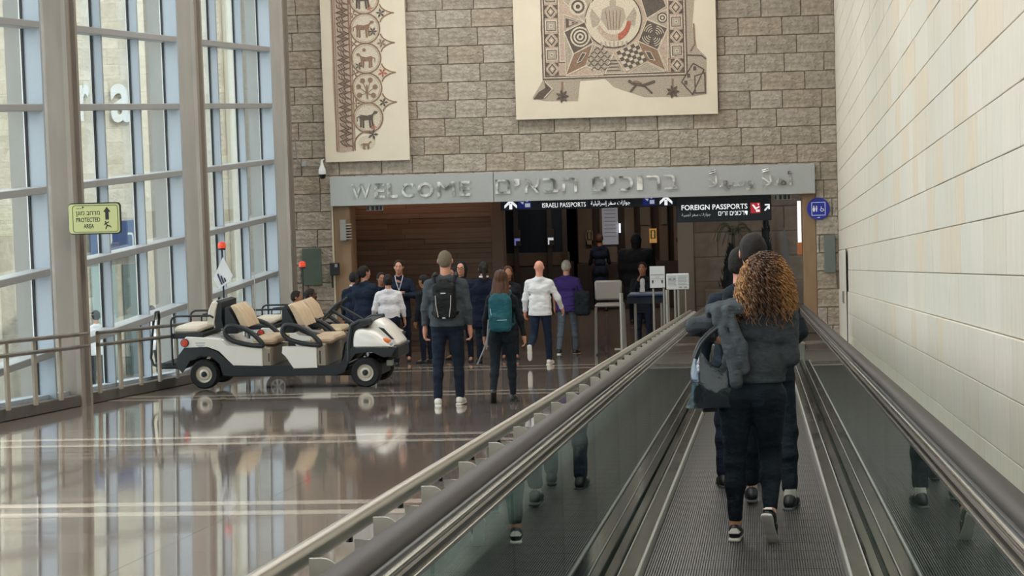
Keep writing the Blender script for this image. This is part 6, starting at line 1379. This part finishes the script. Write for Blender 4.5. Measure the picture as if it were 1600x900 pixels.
for s in (-1, 1): q.tube([tuple(Wg(s*0.032+0.026*math.cos(t), 0.112-0.004*abs(math.cos(t)), 0.008+0.018*math.sin(t))) for t in np.linspace(0, 2*PI, 13)[:-1]], 0.003, 5, closed=True)
q.tube([tuple(Wg(-0.008, 0.113, 0.01)), tuple(Wg(0.008, 0.113, 0.01))], 0.003, 5)
for s in (-1, 1): q.tube([tuple(Wg(s*0.058, 0.106, 0.01)), tuple(Wg(s*0.082, 0.01, 0.01))], 0.003, 5)
q.build('glasses', mat('red_brown_frame', '#5a1e1e', 0.4), gw[0])
person((-5.66, 43.4), math.radians(150), 1.70, 'person half hidden between the shaven-headed man and the woman in glasses', dict(w=1.0), SKIN2, BLKC, DKT, BSH, BLACK, 'short', DKH, vox=VF, hem=0.8, face=True, group=ST)
person((-4.88, 41.5), math.radians(12), 1.78, 'person in navy coat with white collar and dark cap of hair, back turned', dict(w=1.2, arml=(6, 10, 30), armr=(4, 8, 20)), SKIN, cloth('deep_navy_coat', '#10182c'), DKT, BSH, BLACK, 'pony', DKH, vox=0.0135, hem=0.66, collar=WHT, group=ST, top_kw=dict(bulk=0.03))
person((-4.62, 43.1), math.radians(190), 1.70, 'dark figure hidden behind the long-haired woman', dict(w=1.0), SKIN2, BLKC, DKT, BSH, BLACK, 'long', BRNH, vox=VF, hem=0.8, group=ST)

# bench with two seated men by the glass
bn2 = empty('wooden_bench', (-8.35, 41.9, ground(41.9)), 0, 'low bench by the last column behind both carts', 'bench')
MB().box(-0.25, 0.2, -1.1, 1.1, 0.38, 0.45, bev=0.01).build('seat', mat('bench_slate', '#4d4a47', 0.5), bn2)
for y in (-0.9, 0.9): MB().box(-0.2, 0.15, y-0.03, y+0.03, 0, 0.38).build('leg', STEEL_D, bn2)
SIT = dict(w=1.0, legl=(84, 84, 6), legr=(84, 84, 6), arml=(25, 6, 60), armr=(25, 6, 60))
for x, y, sk, lb in ((-8.46, 42.5, SKIN2, 'seated man farther along the bench, dark hair, head just left of his neighbour'), (-7.95, 41.2, SKIN3, 'seated man in dark suit and white collar in profile on the bench behind the carts')):
    person((x, y, ground(y)+(0.46 if y > 42 else 0.50)-0.845), math.radians(-90), 1.74, lb, SIT, sk, BLKC, DKT, BSH, BLACK, 'short', DKH, vox=VF if y > 42 else 0.0125, hem=0.84, seated=True, collar=WHT if y < 42 else None, face=y < 42, group='men seated on the bench')

# --- inside passport control
of = person((-2.30, 46.1, GF), math.radians(172), 1.72, 'officer in dark jacket and white shirt behind the blue-topped desk, hand to mouth', dict(w=1.0, legl=(10, 10, 4), armr=dict(e=(0.22, 0.14, 1.12), w=(0.05, 0.24, 1.40), h=(-0.3, -0.2, 0.9)), arml=(20, 8, 80)), SKIN2, BLKC, DKT, BSH, BLACK, 'short', DKH, vox=0.0135, hem=0.78, face=True)[0]
V_, F_ = sdf_mesh([cap((-0.01, 0.085, 1.40), (0.0, 0.105, 1.05), 0.05, 0.055, 0.5)], 0.012, 0.02); np_mesh('shirt_front', V_, F_, WHT, of)
person((-2.72, 52.0, GF), 0, 1.95, 'tall broad person in black standing with back turned beyond the officer', dict(w=1.35), SKIN3, BLKC, DKT, BSH, BLACK, 'scarf', BLKC, vox=0.02, hem=0.5, top_kw=dict(bulk=0.04))
person((-3.75, 55.3, GF), math.radians(5), 1.80, 'person in navy seen from behind at the passport counter', dict(fem=1, w=0.95, armr=(25, 10, 50), arml=(25, 10, 50)), SKIN2, NAVYC, DKT, BSH, BLACK, 'short', mat('brown_hair_b', '#4d3322', 0.7), vox=0.02, hem=0.6)
# --- outside
for x, y, lb in ((-14.35, 49.9, 'passer-by in white shirt outside, seen through the glass nearest the first column'), (-13.35, 50.8, 'passer-by in white shirt before the grey doorway outside')):
    person((x, y, -4.3), math.radians(30), 1.8, lb, dict(w=1.0), SKIN, WHT, DKT, BSH, BLACK, 'short', DKH, vox=0.022, hem=0.85)
